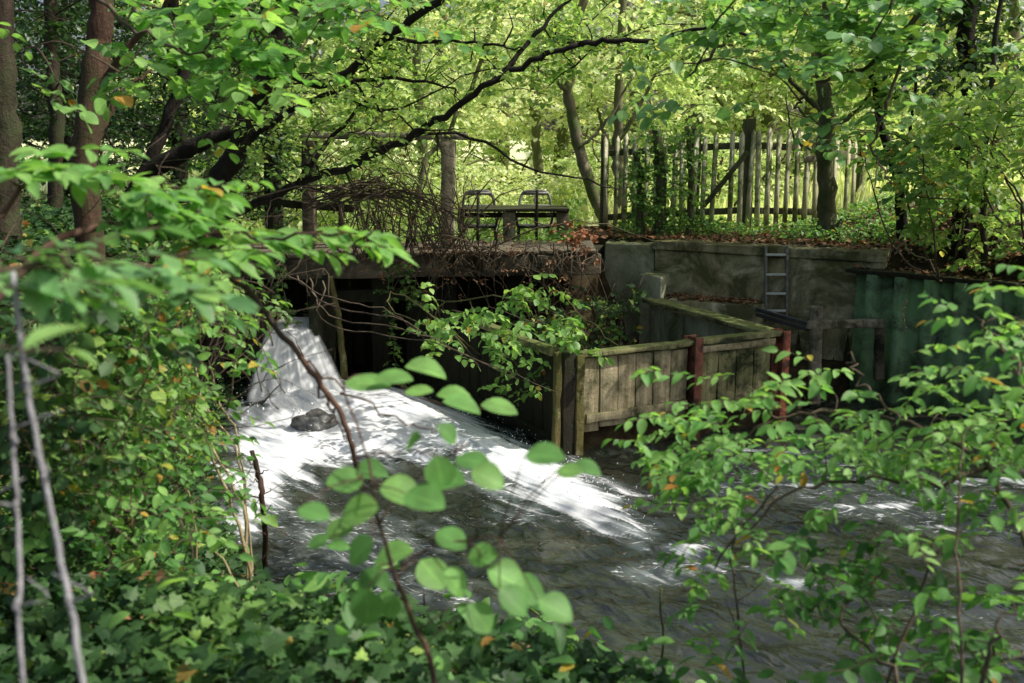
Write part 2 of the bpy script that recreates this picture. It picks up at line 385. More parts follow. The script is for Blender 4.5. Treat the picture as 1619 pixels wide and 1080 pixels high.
# ------------------------------------------------------------------ leaves
def leaf_tmpl(ts, ws, fold=.25, curl=.18):
    ts = np.array(ts); ws = np.array(ws); n = len(ts)
    zc = -curl * ts ** 2
    v = [(0, t, z) for t, z in zip(ts, zc)]; a = [(0, t) for t in ts]
    L = {}; Rr = {}
    for i in range(1, n - 1):
        L[i] = len(v); v.append((-ws[i], ts[i] + .02, zc[i] + fold * ws[i])); a.append((-1, ts[i]))
        Rr[i] = len(v); v.append((ws[i], ts[i] + .02, zc[i] + fold * ws[i])); a.append((1, ts[i]))
    q = []; t3 = []
    for i in range(n - 1):
        for S, s in ((L, 1), (Rr, -1)):
            if i == 0: f = (0, 1, S[1])
            elif i == n - 2: f = (i, i + 1, S[i])
            else: f = (i, i + 1, S[i + 1], S[i])
            f = f if s == -1 else f[::-1]
            (q if len(f) == 4 else t3).append(f)
    return np.array(v), np.array(q, int).reshape(-1, 4), np.array(t3, int).reshape(-1, 3), np.array(a)

T = {
    'hazel': leaf_tmpl([0, .1, .26, .45, .63, .8, .92, 1.0], [0, .25, .40, .45, .41, .28, .13, 0], .22, .16),
    'elder': leaf_tmpl([0, .12, .3, .5, .7, .87, 1.0], [0, .14, .235, .26, .205, .10, 0], .3, .22),
    'mid': leaf_tmpl([0, .25, .55, .82, 1.0], [0, .30, .36, .2, 0], .25, .2),
    'slim': leaf_tmpl([0, .3, .65, 1.0], [0, .2, .19, 0], .3, .25),
    'far': leaf_tmpl([0, .45, 1.0], [0, .36, 0], .3, .12),
}
def ivy_tmpl():
    o = [(0, -.02), (.26, -.08), (.48, .12), (.30, .30), (.40, .52), (.17, .60), (0, 1.0), (-.17, .60), (-.40, .52), (-.30, .30), (-.48, .12), (-.26, -.08)]
    v = [(0, .28, .0)] + [(x, y, -.25 * (abs(x) ** 1.2) - .08 * y * y + .04) for x, y in o]
    a = [(0, .28)] + [(np.sign(x) * min(1, abs(x) * 2.2) if abs(x) > .01 else 0, y) for x, y in o]
    t = [(0, i, i % 12 + 1) for i in range(1, 13)]
    return np.array(v), np.zeros((0, 4), int), np.array(t)[:, [0, 1, 2]], np.array(a)
T['ivy'] = ivy_tmpl()

def leaves_mesh(P, D, N, S, tint, tm):
    v, q, t, a = T[tm]; n = len(P); k = len(v)
    Y = nrm(D); X = nrm(np.cross(Y, N)); Z = np.cross(X, Y)
    bend = rng.uniform(.4, 1.7, n)[:, None]
    VV = P[:, None] + S[:, None, None] * (v[None, :, 0:1] * X[:, None] + v[None, :, 1:2] * Y[:, None] + (v[None, :, 2] * bend)[..., None] * Z[:, None])
    off = (np.arange(n) * k)[:, None, None]
    Q = (q[None] + off).reshape(-1, 4) if len(q) else np.zeros((0, 4), int)
    Tt = (t[None] + off).reshape(-1, 3) if len(t) else np.zeros((0, 3), int)
    A = np.empty((n, k, 3)); A[:, :, :2] = a[None]; A[:, :, 2] = tint[:, None]
    return VV.reshape(-1, 3), Q, Tt, A.reshape(-1, 3)

SUNSPOTS = []      # (point, radius): leaves cut from the crowns to let sun onto the point

def sun_cull(P):
    keep = np.ones(len(P), bool)
    for c, r in SUNSPOTS:
        d = P - c; t = d @ SUNV
        keep &= ~((np.linalg.norm(d - t[:, None] * SUNV, axis=1) < r) & (t > 1.2))
    return keep

class Plant:
    def __init__(s): s.mains = []; s.wood = MB(); s.sk = []; s.P = []; s.D = []; s.N = []; s.S = []; s.T = []
    def limb(s, pts, r0, r1, sides=7, n=20, jit=.01, skel=True, main=True):
        c = curve(pts, n, jit); rr = np.linspace(r0, r1, len(c)) * (1 + rng.normal(0, .05, len(c)))
        if main and skel: s.mains.append((c, rr, sides))
        else: s.wood.tube(c, rr, sides)
        if skel: s.sk.append(c)
        return c
    def flush(s):
        for mn in s.mains: s.wood.tube(*mn)
        s.mains = []; return s.wood
    def near(s, p):
        best = None; bd = 1e9
        for c in s.sk:
            d = np.linalg.norm(c - p, axis=1) + np.maximum(0, c[:, 2] - p[2]) * .8
            i = int(d.argmin())
            if d[i] < bd: bd = d[i]; best = c[i]
        return best
    def branch_to(s, p, r0=.012, r1=.004, sag=.1, skel=True, sides=5, kink=.06):
        q = s.near(p)
        if q is None: return
        L = np.linalg.norm(p - q)
        if L < .05: return
        m = (p + q) / 2 + V3(0, 0, sag * L) + rng.normal(0, kink * L, 3)
        s.limb([q, m, p], r0, r1, sides, 10, .004 * L, skel, False)
    def spray(s, O, D, L, m, size, flat=.8, droop=.25, tint=(.15, .8), out=.85, twig=.0025, svar=.35, hang=.35):
        """K twigs of m leaves each"""
        O = np.asarray(O, float); D = nrm(np.asarray(D, float)); K = len(O)
        L = np.broadcast_to(L, (K,)) * rng.uniform(.7, 1.25, K)
        size = np.broadcast_to(size, (K,))
        t = np.linspace(.12, 1, m)
        wob = rng.normal(0, .04, (K, 3))
        pt = O[:, None] + (D * L[:, None])[:, None] * t[None, :, None] + (V3(0, 0, -1) * droop)[None, None] * (L[:, None] * t ** 2)[..., None] + wob[:, None] * (L[:, None] * np.sin(t * 3))[..., None]
        tan = nrm(D[:, None] + V3(0, 0, -1) * 2 * droop * t[None, :, None])
        side = nrm(np.cross(D, V3(0, 0, 1)) + rng.normal(0, .15, (K, 3)))
        sg = np.where(np.arange(m) % 2 == 0, 1.0, -1.0)
        ld = tan * (1 - out * .55) + side[:, None] * (sg * out)[None, :, None] + rng.normal(0, .22, (K, m, 3))
        ld[:, -1] = tan[:, -1] + rng.normal(0, .15, (K, 3))
        ld[..., 2] -= rng.uniform(0, 1, (K, m)) * hang
        nm = V3(0, 0, 1) * flat + rng.normal(0, 1 - flat * .72, (K, m, 3))
        sz = size[:, None] * rng.uniform(1 - svar, 1 + svar, (K, m)) * (1.05 - .25 * np.abs(t - .5) * 2)[None]
        base = rng.uniform(tint[0], tint[1], K)
        ti = np.clip(base[:, None] + rng.normal(0, .10, (K, m)), 0, .9)
        s.P.append(pt.reshape(-1, 3)); s.D.append(ld.reshape(-1, 3)); s.N.append(nm.reshape(-1, 3)); s.S.append(sz.ravel()); s.T.append(ti.ravel())
        if twig:
            for a_, b_ in ((0, m // 2), (m // 2, m - 1)):
                pa = O if a_ == 0 else pt[:, a_]; pb = pt[:, b_]
                d = nrm(pb - pa); x = nrm(np.cross(d, V3(.3, .2, 1))); y = np.cross(d, x)
                vs = []
                for p, r in ((pa, twig), (pb, twig * .6)):
                    for ang in (0, 2.094, 4.189): vs.append(p + r * (math.cos(ang) * x + math.sin(ang) * y))
                vs = np.stack(vs, 1)
                f = np.array([(0, 1, 4, 3), (1, 2, 5, 4), (2, 0, 3, 5)])
                s.wood.add(vs.reshape(-1, 3), (f[None] + (np.arange(K) * 6)[:, None, None]).reshape(-1, 4))
    def clumps(s, C, S_, L, m, size, dirmean=(0, 0, 0), spread=1.0, vert=.35, jit=.1, branch=(.012, .004), **kw):
        C = np.asarray(C, float)
        if branch:
            for c in C: s.branch_to(c, *branch)
        O = np.repeat(C, S_, 0) + rng.normal(0, jit, (len(C) * S_, 3))
        a = rng.uniform(0, 2 * math.pi, len(O))
        D = np.stack([np.cos(a), np.sin(a), rng.normal(.05, vert, len(O))], 1) * spread + np.asarray(dirmean)
        s.spray(O, D, L, m, size, **kw)
    def autumn(s, frac, lo=.93, hi=1.0):
        for t in s.T:
            k = rng.random(len(t)) < frac; t[k] = rng.uniform(lo, hi, k.sum())
    def leaf_arrays(s, cull=False):
        P, D, N, S, Ti = [np.concatenate(a) for a in (s.P, s.D, s.N, s.S, s.T)]
        if cull:
            k = sun_cull(P); P, D, N, S, Ti = P[k], D[k], N[k], S[k], Ti[k]
        return P, D, N, S, Ti
    def build(s, name, base, label, cat, wood, leaf, tm, names=('trunk', 'crown'), group=None, cull=False, smooth=False):
        e = empty(name, base, label, cat, group)
        if names[0] == 'stem' and len(s.mains) <= 12:
            for mn in s.mains: MB().tube(*mn).build('stem', wood, e, smooth=True)
            if s.wood.n: s.wood.build('twig_sprays', wood, e, smooth=True)
        else:
            s.flush(); s.wood.build(names[0], wood, e, smooth=True)
        if s.P:
            v, q, t, a = leaves_mesh(*s.leaf_arrays(cull), tm)
            np_mesh(names[1], v, [q, t], leaf, e, a, smooth)
        return e

def in_poly(poly, n, y0, y1, power=1.0):
    """n points whose pixels lie in the surveyed outline, spread through the depth range"""
    p = np.array(poly, float); lo = p.min(0); hi = p.max(0); out = []
    while len(out) < n:
        c = rng.uniform(lo, hi, (n * 3, 2))
        ok = sdf_poly(c[:, 0], c[:, 1], poly) < 0
        for u, v in c[ok]:
            out.append(at(u, v, y0 + (y1 - y0) * rng.random() ** power))
            if len(out) >= n: break
    return np.array(out)

def in_box(c, r, n):
    p = rng.normal(0, 1, (n, 3)); p = nrm(p) * rng.uniform(.25, 1, (n, 1)) ** .5
    return np.asarray(c) + p * np.asarray(r)

# ------------------------------------------------------------------ plan of the place
ZT = 1.66           # terrace above the concrete wall
A_ = V3(.60, 9.20); B_ = V3(2.82, 10.22)          # planked wall
Lw = [V3(.42, 9.34), V3(-.34, 10.80), V3(-1.30, 12.15)]
C_ = V3(1.75, 12.35)
SP0 = V3(4.05, 11.62); SP1 = V3(5.4, 10.4); SP2 = V3(14, 3.2)     # sheet piles
W0 = at(955, 380, 13.2)[:2]; W1 = at(1035, 378, 13.0)[:2]; W2 = at(1400, 400, 11.55)[:2]
shore = [atz(u, v)[:2] for u, v in ((372, 760), (395, 830), (440, 900), (520, 955), (700, 985), (1000, 1000), (1140, 1040), (1260, 1110))]
POOL = [(-3.15, 11.6), (-2.95, 10.4)] + [tuple(p) for p in shore] + [(3.0, 4.0), (6, 2.4), (14, .5), tuple(SP2), tuple(SP1), tuple(SP0), (3.6, 11.2), (2.95, 10.35)] \
     + [tuple(B_), tuple(A_), (.46, 9.30)] + [tuple(p) for p in Lw[1:]] + [(-1.1, 13.3), (-3.3, 13.3)]
ISLE = [tuple(A_ + V3(.02, .1)), tuple(B_), (3.15, 10.05), (3.75, 10.9), tuple(SP0 + V3(.15, -.1)), tuple(SP0 + V3(.4, .3)), tuple(W2 + V3(0, .12)), tuple(W1 + V3(0, .12)), tuple(W0), (.9, 12.9), (-1.1, 13.3), (-1.2, 12.2), tuple(Lw[1] + V3(.1, .05)), (.5, 9.4)]
WALLBACK = [tuple(W0 + V3(-.05, .25)), tuple(W1 + V3(0, .3)), tuple(W2 + V3(.1, .3)), (30, 8), (30, 60), (1.2, 60), (1.0, 13.6)]

def land(x, y):
    """height of dry land"""
    z = np.full(x.shape, 1.40)
    z = z + .5 * sstep(-2.4, -4.5, x) * sstep(4, 8, y)                          # left bank
    z = z - .12 * sstep(12.5, 13.5, y) * sstep(-5, -3, x)
    z = np.where((y > 13) & (x < 1.0), np.maximum(1.28 + .5 * sstep(-4.5, -6, x), 1.28), z)
    tb = sdf_poly(x, y, WALLBACK)
    z = z + (ZT - z) * sstep(.35, -.05, tb)
    right = sstep(4.2, 6.0, x) * sstep(9, 10.5, y)
    z = z + right * .45
    z = z + sstep(17, 60, y) * .5 + .10 * (fbm(x * .8, y * .8) - .5) * 2
    return z

def ground_h(x, y):
    x = np.asarray(x, float); y = np.asarray(y, float)
    sd = sdf_poly(x, y, POOL)
    wall = sstep(8.6, 9.4, y - .15 * np.minimum(x, 0)) * sstep(-2.9, -2.2, x) + sstep(3, 5, x) * sstep(6, 9, y)
    wall = np.clip(wall, 0, 1)
    width = .22 * wall + (1 - wall) * (1.5 + 2.0 * sstep(7.5, 5, y))
    L = land(x, y)
    t = sstep(-.25, 1, sd / width)
    h = -.75 + (L + .75) * t
    si = sdf_poly(x, y, ISLE)
    h = np.where(si < -.02, np.minimum(h, .35 + .0 * x), h)
    return h

def gz(x, y): return float(ground_h(np.array([x]), np.array([y]))[0])

# ground sheet: fine near, coarse to the horizon
xs = np.concatenate([np.linspace(-400, -40, 14)[:-1], np.linspace(-40, -9, 32)[:-1], np.arange(-9, 9, .1), np.linspace(9, 40, 32), np.linspace(40, 400, 14)[1:]])
ys = np.concatenate([np.linspace(-60, -4, 15)[:-1], np.linspace(-4, 3, 20)[:-1], np.arange(3, 15, .1), np.linspace(15, 60, 60), np.linspace(60, 600, 18)[1:]])
GX, GY = np.meshgrid(xs, ys, indexing='ij')
GZ = ground_h(GX, GY) + .05 * (fbm(GX * 3, GY * 3, 3) - .5)
nx, ny = GX.shape
idx = np.arange(nx * ny).reshape(nx, ny)
quads = np.stack([idx[:-1, :-1], idx[1:, :-1], idx[1:, 1:], idx[:-1, 1:]], -1).reshape(-1, 4)
o = np_mesh('ground', np.stack([GX, GY, GZ], -1).reshape(-1, 3), [quads], M['ground'], smooth=True)
tag(o, kind='structure')

# ------------------------------------------------------------------ water
FL = nrm(V3(.70, -.71)); FN = V3(.71, .70)
FOAM = [atz(u, v, .05)[:2] for u, v in ((372, 700), (385, 640), (420, 600), (545, 600), (640, 622), (765, 675), (880, 730), (965, 772), (1020, 812), (1012, 842),
                                       (940, 822), (850, 782), (770, 752), (700, 730), (600, 722), (510, 726), (455, 762), (405, 822), (378, 800))]
APRON = [atz(u, v, .1)[:2] for u, v in ((520, 600), (640, 605), (770, 665), (870, 715), (800, 730), (640, 710), (530, 690))]
def water_grid(x0, x1, y0, y1, st):
    X, Y = np.meshgrid(np.arange(x0, x1, st), np.arange(y0, y1, st), indexing='ij')
    return X, Y
def flow_noise(X, Y, a, b, o=4, sh=0):
    p = X * FL[0] + Y * FL[1]; q = X * FN[0] + Y * FN[1]
    return fbm(p * a + 50 + sh, q * b + 90 + sh, o)
WX, WY = water_grid(-3.4, 7.0, 3.6, 13.2, .03)
sdF = sdf_poly(WX, WY, FOAM); sdA = sdf_poly(WX, WY, APRON)
nz1 = flow_noise(WX, WY, 1.3, 6.0); nz2 = flow_noise(WX, WY, 3.0, 11.0, 4, 31)
foam = .5 * sstep(.45, -.05, sdF + (nz1 - .5) * 1.3) + .5 * sstep(.14, -.40, sdF + (nz1 - .5) * .8)
foam = np.clip(foam, 0, 1)
for (u, v, ru, rv, s_) in ((1245, 922, .26, .09, .74), (1095, 868, .32, .11, .66), (1180, 712, .8, .07, .70), (1250, 765, .7, .06, .68), (1390, 800, .7, .07, .60), (1340, 735, .6, .05, .64), (560, 840, .9, .35, .42), (640, 930, .6, .3, .40), (1560, 760, .8, .08, .60), (1500, 830, .6, .05, .55), (1060, 900, .6, .2, .45), (1450, 960, .8, .3, .22), (1270, 750, 1.5, .55, .36), (1480, 800, 1.5, .5, .34), (560, 860, .9, .5, .40), (650, 940, .8, .35, .38)):  # loose foam patches, and areas for painted glints and sky reflections
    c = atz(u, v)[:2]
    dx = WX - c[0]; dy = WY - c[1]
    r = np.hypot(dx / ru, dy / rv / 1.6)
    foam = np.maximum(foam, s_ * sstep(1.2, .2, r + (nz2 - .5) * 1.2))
hgt = .11 * sstep(.5, -.6, sdA) + .05 * sstep(.2, -.5, sdF)
hgt = hgt + (.05 + .03 * foam) * (nz1 - .5) + (.016 + .045 * foam) * (nz2 - .5)
rip = fbm(WX * 3.2 + 7, WY * 5.0, 4) - .5 + .5 * (flow_noise(WX, WY, 2.0, 8.0, 3, 77) - .5)
rip2 = fbm(WX * 7 + 3, WY * 10, 2) - .5
hgt = hgt + (.070 * rip + .034 * rip2) * (1 - .7 * foam)
calm = sstep(6.5, 5, WY); hgt *= (1 - .35 * calm)
bx = np.hypot((WX + 2.35) / .75, (WY - 10.5) / .42); hgt = hgt + .22 * np.exp(-bx ** 2) * (.85 + .3 * nz2)
n_, m_ = WX.shape; idx = np.arange(n_ * m_).reshape(n_, m_)
quads = np.stack([idx[:-1, :-1], idx[1:, :-1], idx[1:, 1:], idx[:-1, 1:]], -1).reshape(-1, 4)
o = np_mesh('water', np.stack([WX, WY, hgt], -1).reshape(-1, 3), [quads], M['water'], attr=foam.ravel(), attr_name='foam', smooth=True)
tag(o, kind='structure')
WX2, WY2 = water_grid(6.97, 15, .3, 9.0, .12)
h2 = .03 * (fbm(WX2 * 3.2 + 7, WY2 * 5, 3) - .5)
n_, m_ = WX2.shape; idx = np.arange(n_ * m_).reshape(n_, m_)
quads = np.stack([idx[:-1, :-1], idx[1:, :-1], idx[1:, 1:], idx[:-1, 1:]], -1).reshape(-1, 4)
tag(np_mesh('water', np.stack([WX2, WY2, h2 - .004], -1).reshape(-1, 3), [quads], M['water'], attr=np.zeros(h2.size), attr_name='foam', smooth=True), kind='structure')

# waterfall: sheet from the sluice crest, fanning out as it drops
def fall_sheet(xa, xb, ya, xa2, xb2, yb, z0, z1, na=60, nb=44, seed=0, push=0.0):
    U, Tt = np.meshgrid(np.linspace(0, 1, na), np.linspace(0, 1, nb), indexing='ij')
    cx = xa + (xb - xa) * U; ex = xa2 + (xb2 - xa2) * U
    s1 = Tt ** 1.15
    X = cx + (ex - cx) * s1
    z = z0 - (z0 - z1) * np.where(Tt < .16, Tt * .22, (Tt - .16) ** 1.35 / (.84 ** 1.35) * (1 - .035) + .035)
    Y = ya + (yb - ya) * Tt ** .65 - push
    nn = fbm(U * 12 + seed, Tt * 1.6 + seed, 4) - .5; n2 = fbm(U * 34 + seed, Tt * 3 + 9, 3) - .5
    Y = Y - .09 * nn * (.25 + Tt) - .03 * n2; X = X + .06 * n2 * Tt
    edge = np.minimum(sstep(0, .22, U), sstep(1, .80, U)) * (1 - .25 * sstep(.8, 1, Tt))
    idx = np.arange(na * nb).reshape(na, nb)
    q = np.stack([idx[:-1, :-1], idx[1:, :-1], idx[1:, 1:], idx[:-1, 1:]], -1).reshape(-1, 4)
    return np.stack([X, Y, z], -1).reshape(-1, 3), q, np.stack([U + seed, Tt, edge], -1).reshape(-1, 3)
fv = []; fq = []; fa = []; nn_ = 0
c0 = at(432, 512, 11.55); c1 = at(492, 508, 11.6)
for k, (da, db, pu) in enumerate(((0, 0, 0), (-.05, .05, .10), (-.10, .10, -.08))):
    v, q, a = fall_sheet(c0[0], c1[0], 11.7, -2.98 + da, -1.72 + db, 10.62, c0[2] + .02 * k, -.02, seed=k * 3.7, push=pu)
    fv.append(v); fq.append(q + nn_); fa.append(a); nn_ += len(v)
o = np_mesh('waterfall', np.vstack(fv), [np.vstack(fq)], M['fall'], attr=np.vstack(fa), smooth=True)
tag(o, kind='structure')
# the chute water above the crest
X, Y = np.meshgrid(np.linspace(c0[0] - .02, c1[0] + .02, 8), np.linspace(11.69, 13.1, 16), indexing='ij')
idx = np.arange(X.size).reshape(X.shape)
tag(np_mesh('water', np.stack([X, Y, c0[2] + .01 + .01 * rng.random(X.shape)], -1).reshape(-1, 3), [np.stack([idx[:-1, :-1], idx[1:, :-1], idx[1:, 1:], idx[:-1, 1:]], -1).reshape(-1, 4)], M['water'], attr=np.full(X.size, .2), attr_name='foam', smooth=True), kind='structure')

# spray thrown up at the foot of the fall and along the tongue
_ico = bmesh.new(); bmesh.ops.create_icosphere(_ico, subdivisions=1, radius=1)
iv = np.array([v.co[:] for v in _ico.verts]); ifc = np.array([[v.index for v in f.verts] for f in _ico.faces]); _ico.free()
n = 2200
sx_ = rng.normal(-2.35, .38, n); sy_ = 10.60 - np.abs(rng.normal(0, .30, n)); sz_ = np.abs(rng.normal(0, .16, n)) + .03
k = rng.random(n) < .28
kk = np.flatnonzero(k); e0 = np.array([atz(u, v, .05) for u, v in ((480, 690), (640, 640), (780, 690), (900, 745), (1005, 815))])
ti = rng.uniform(0, 3.999, len(kk)); i0 = ti.astype(int); f_ = (ti - i0)[:, None]
pp_ = e0[i0] * (1 - f_) + e0[i0 + 1] * f_
sx_[kk] = pp_[:, 0] + rng.normal(0, .16, len(kk)); sy_[kk] = pp_[:, 1] + rng.normal(0, .16, len(kk)); sz_[kk] = .06 + np.abs(rng.normal(0, .05, len(kk)))
rr_ = rng.uniform(.0015, .006, n) * (1 + (rng.random(n) < .06) * 1.2)
pv = (np.stack([sx_, sy_, sz_], 1)[:, None] + rr_[:, None, None] * iv[None] * np.array([1, 1, 1.5])).reshape(-1, 3)
tag(np_mesh('water_spray', pv, [(ifc[None] + (np.arange(n) * len(iv))[:, None, None]).reshape(-1, 3)], M['spray'], smooth=True), 'fine white spray drops over the foam at the foot of the waterfall', 'spray', kind='stuff')
# wet rock in the foot of the fall
def rock(name, c, r, mat, label, seed=0, par=None):
    bm = bmesh.new(); bmesh.ops.create_icosphere(bm, subdivisions=4, radius=1)
    for v in bm.verts:
        p = v.co
        k = 1 + .9 * (float(fbm(np.array([p.x * 1.6 + seed + 5]), np.array([p.y * 1.6 + p.z * 1.3]), 4)[0]) - .5)
        v.co = Vector((p.x * r[0] * k, p.y * r[1] * k, p.z * r[2] * k))
    me = bpy.data.meshes.new(name); bm.to_mesh(me); bm.free(); me.materials.append(mat)
    me.polygons.foreach_set('use_smooth', np.ones(len(me.polygons), bool))
    o = bpy.data.objects.new(name, me); col.objects.link(o); o.location = tuple(c)
    return tag(o, label, 'rock')
rock('rock', at(497, 664, 9.85) - V3(0, -.05, .075), (.24, .20, .15), M['rock_wet'], 'wet dark grey rock washed over at the foot of the waterfall', 3)

# ------------------------------------------------------------------ sluice deck
dl = at(395, 410, 11.75); dr = at(935, 398, 12.35)
ZD = 1.60
e = empty('sluice_deck', (float((dl[0] + dr[0]) / 2), 12.2, 1.3), 'dark timber footbridge deck spanning the sluice openings above the waterfall', 'footbridge')
mb = MB(); mb.beam((dl[0] - .5, 11.72, ZD - .13), (dr[0] + .1, 12.30, ZD - .13), .16, .25, seg=14, jit=.006); mb.build('front_beam', M['timber_beam'], e, bevel=.012)
mb = MB()
nb = 26
for i in range(nb):
    x = dl[0] - .45 + (dr[0] + .5 - dl[0]) * (i + .5) / nb; yy = 11.72 + .58 * (i + .5) / nb
    mb.beam((x, yy - .12 + rng.normal(0, .015), ZD + .025 + rng.normal(0, .004)), (x + .05, yy + 1.25, ZD + .025), (dr[0] + .5 - dl[0]) / nb - .012, .045)
mb.build('decking', M['timber_beam'], e, bevel=.004)
mb = MB(); mb.beam((dl[0] - .5, 12.85, ZD - .12), (dr[0] + .3, 13.35, ZD - .12), .16, .22); mb.build('rear_beam', M['timber_dark'], e)
# dark timber weir wall below
mb = MB()
n = 24
for i in range(n):
    t0 = i / n
    x = -3.6 + 4.6 * t0; w = 4.6 / n
    mb.beam((x, 13.1 + .1 * rng.random(), -.6), (x, 13.1 + .1 * rng.random(), ZD - .2), w * .96, .06, up=(0, 1, 0))
mb.build('weir_boards', M['timber_dark'], e)
def post(u0, u1, vt, vb, Y, mat, name='post', parent=e, lean=0, bevel=.01, square=True):
    uc = (u0 + u1) / 2
    p1 = at(uc, vt, Y); p0 = at(uc + lean, vb, Y)
    w = (u1 - u0) / FPX * Y
    m = MB()
    if square: m.beam(p0, p1, w, w, up=(0, 1, 0), seg=8, jit=.006)
    else:
        c = curve([p0, (p0 + p1) / 2 + rng.normal(0, .01, 3), p1], 10, .004); m.tube(c, [w / 2 * 1.1, w / 2], 9)
    return m.build(name, mat, parent, bevel=bevel if square else 0, smooth=not square)
post(492, 530, 432, 640, 11.95, M['timber_dark']); post(590, 618, 428, 650, 12.35, M['timber_dark']); post(690, 722, 425, 620, 12.5, M['timber_dark'])
post(800, 830, 420, 600, 12.6, M['timber_dark'])
m = MB(); m.beam(at(505, 470, 12.05), at(700, 462, 12.55), .09, .16); m.build('cross_beam', M['timber_dark'], e, bevel=.01)
# chute cheeks beside the fall
m = MB(); m.beam((c1[0] + .09, 11.55, -.2), (c1[0] + .09, 11.55, c1[2] + .22), .10, .55, up=(0, 1, 0)); m.build('chute_cheek', M['timber_dark'], e, bevel=.01)
m = MB(); m.beam((c0[0] - .14, 11.6, -.3), (c0[0] - .14, 11.6, c1[2] + .35), .22, .9, up=(0, 1, 0)); m.build('chute_cheek', M['timber_dark'], e, bevel=.01)
m = MB(); m.beam(((c0[0] + c1[0]) / 2, 12.4, -.3), ((c0[0] + c1[0]) / 2, 12.4, c0[2] - .02), c1[0] - c0[0] + .1, 1.3, up=(0, 1, 0)); m.build('sill', M['timber_dark'], e)

pl = MB(); c = curve([at(545, 598, 11.55), at(536, 510, 11.6), at(522, 436, 11.65)], 14, .004); pl.tube(c, [.045, .033], 9)
tag(pl.build('leaning_pole', M['timber_moss_lit'], smooth=True), 'slim mossy pole catching the sun, leaning under the deck beside the waterfall', 'pole')

# gantry above the deck
e = empty('sluice_gantry', at(610, 390, 12.6), 'grey weathered post and lintel frame standing over the deck behind the dead creeper', 'gantry')
m = MB(); m.beam(at(709, 395, 12.5), at(709, 222, 12.5), .17, .17, up=(0, 1, 0), seg=10, jit=.006)
p1 = m.build('post', M['rail_wood'], e, bevel=.015); p1['label'] = 'thick post with peeling pale patches'
m = MB(); m.beam(at(489, 395, 12.4), at(489, 222, 12.4), .16, .16, up=(0, 1, 0), seg=8, jit=.006); m.build('post', M['timber_beam'], e, bevel=.015)
m = MB(); m.beam(at(478, 214, 12.4), at(740, 216, 12.5), .13, .085, seg=10, jit=.008); m.build('lintel', M['rail_wood'], e, bevel=.012)
m = MB(); m.beam(at(425, 320, 12.45), at(560, 330, 12.5), .06, .10, seg=4, jit=.004); m.build('rail', M['timber_dark'], e, bevel=.008)
for u in (428, 540):
    m = MB(); m.beam(at(u, 392, 12.45), at(u, 318, 12.47), .07, .07, up=(0, 1, 0)); m.build('baluster', M['timber_dark'], e, bevel=.008)

# ------------------------------------------------------------------ garden table, two chairs, stakes, slab
Yt = 14.0
tl = at(728, 330, Yt); tr = at(900, 331, Yt); zt = tl[2]
e = empty('garden_table', (float((tl[0] + tr[0]) / 2), Yt, 1.3), 'dark weathered timber table on thick legs seen edge-on beyond the deck', 'table')
m = MB()
for k in range(5): m.beam((tl[0], Yt + .02 + k * .145, zt - .02), (tr[0], Yt + .02 + k * .145, zt - .02 + rng.normal(0, .003)), .135, .045, seg=5, jit=.002)
m.build('table_top', M['timber_dark'], e, bevel=.006)
for u, yy in ((805, .08), (890, .08), (728, .10), (800, .60), (892, .60)):
    p = at(u, 340, Yt); x = p[0] if yy < .5 else p[0] + .05
    m = MB(); m.beam((x, Yt + yy, 1.2), (x, Yt + yy, zt - .045), .17 if yy < .5 and u > 750 else .09, .12, up=(0, 1, 0), seg=4, jit=.004); m.build('leg', M['rail_wood'] if u == 805 else M['timber_beam'], e, bevel=.01)
m = MB(); m.beam((tl[0] + .05, Yt + .14, zt - .10), (tr[0] - .05, Yt + .14, zt - .10), .04, .07); m.build('apron', M['timber_dark'], e, bevel=.005)

def chair(x, y, z0, rz, label):
    e = empty('garden_chair', (x, y, z0), label, 'chair', 'dark garden chairs behind the table')
    def P(*a): return np.array(a, float) + V3(x, y, z0)
    w = .25; ht = 2.205 - z0
    fr = MB(); c = curve([P(-w - .02, .0, .43), P(-w, .06, .6), P(-w + .03, .10, ht - .10), P(-w + .09, .12, ht), P(0, .125, ht + .012), P(w - .09, .12, ht), P(w - .03, .10, ht - .10), P(w, .06, .6), P(w + .02, 0, .43)], 48); fr.tube(c, .021, 8)
    fr.tube([P(-w + .02, .075, ht - .2), P(0, .085, ht - .2), P(w - .02, .075, ht - .2)], .014, 8)
    fr.tube([P(0, .12, ht), P(0, .06, .43)], .016, 8)
    fr.tube([P(-w + .06, .118, ht - .02), P(0, .125, ht - .02), P(w - .06, .118, ht - .02)], .028, 8)
    fr.build('backrest', M['steel_worn'], e, smooth=True)
    st = MB(); st.beam(P(0, -.40, .44), P(0, .02, .44), .48, .035, seg=3); st.build('seat', M['steel_dark'], e, bevel=.012)
    for sx in (-1, 1):
        m = MB(); m.tube([P(sx * .25, .02, .44), P(sx * .27, .08, 0)], .018, 8); m.build('leg', M['steel_dark'], e, smooth=True)
        m = MB(); m.tube([P(sx * .22, -.38, .43), P(sx * .24, -.42, 0)], .018, 8); m.build('leg', M['steel_dark'], e, smooth=True)
        m = MB(); m.tube(curve([P(sx * .25, .05, .66), P(sx * .29, -.15, .67), P(sx * .28, -.36, .64), P(sx * .23, -.38, .43)], 16), .018, 8); m.build('armrest', M['steel_dark'], e, smooth=True)
    e.rotation_euler = (0, 0, rz)
    return e
q = at(757, 310, 14.95); chair(q[0], 14.95, 1.28, .06, 'dark open-backed garden chair behind the table, beside the thick gantry post')
q = at(846, 310, 14.95); chair(q[0], 14.95, 1.28, -.05, 'dark open-backed garden chair behind the table, nearer the bare slanting trunk')
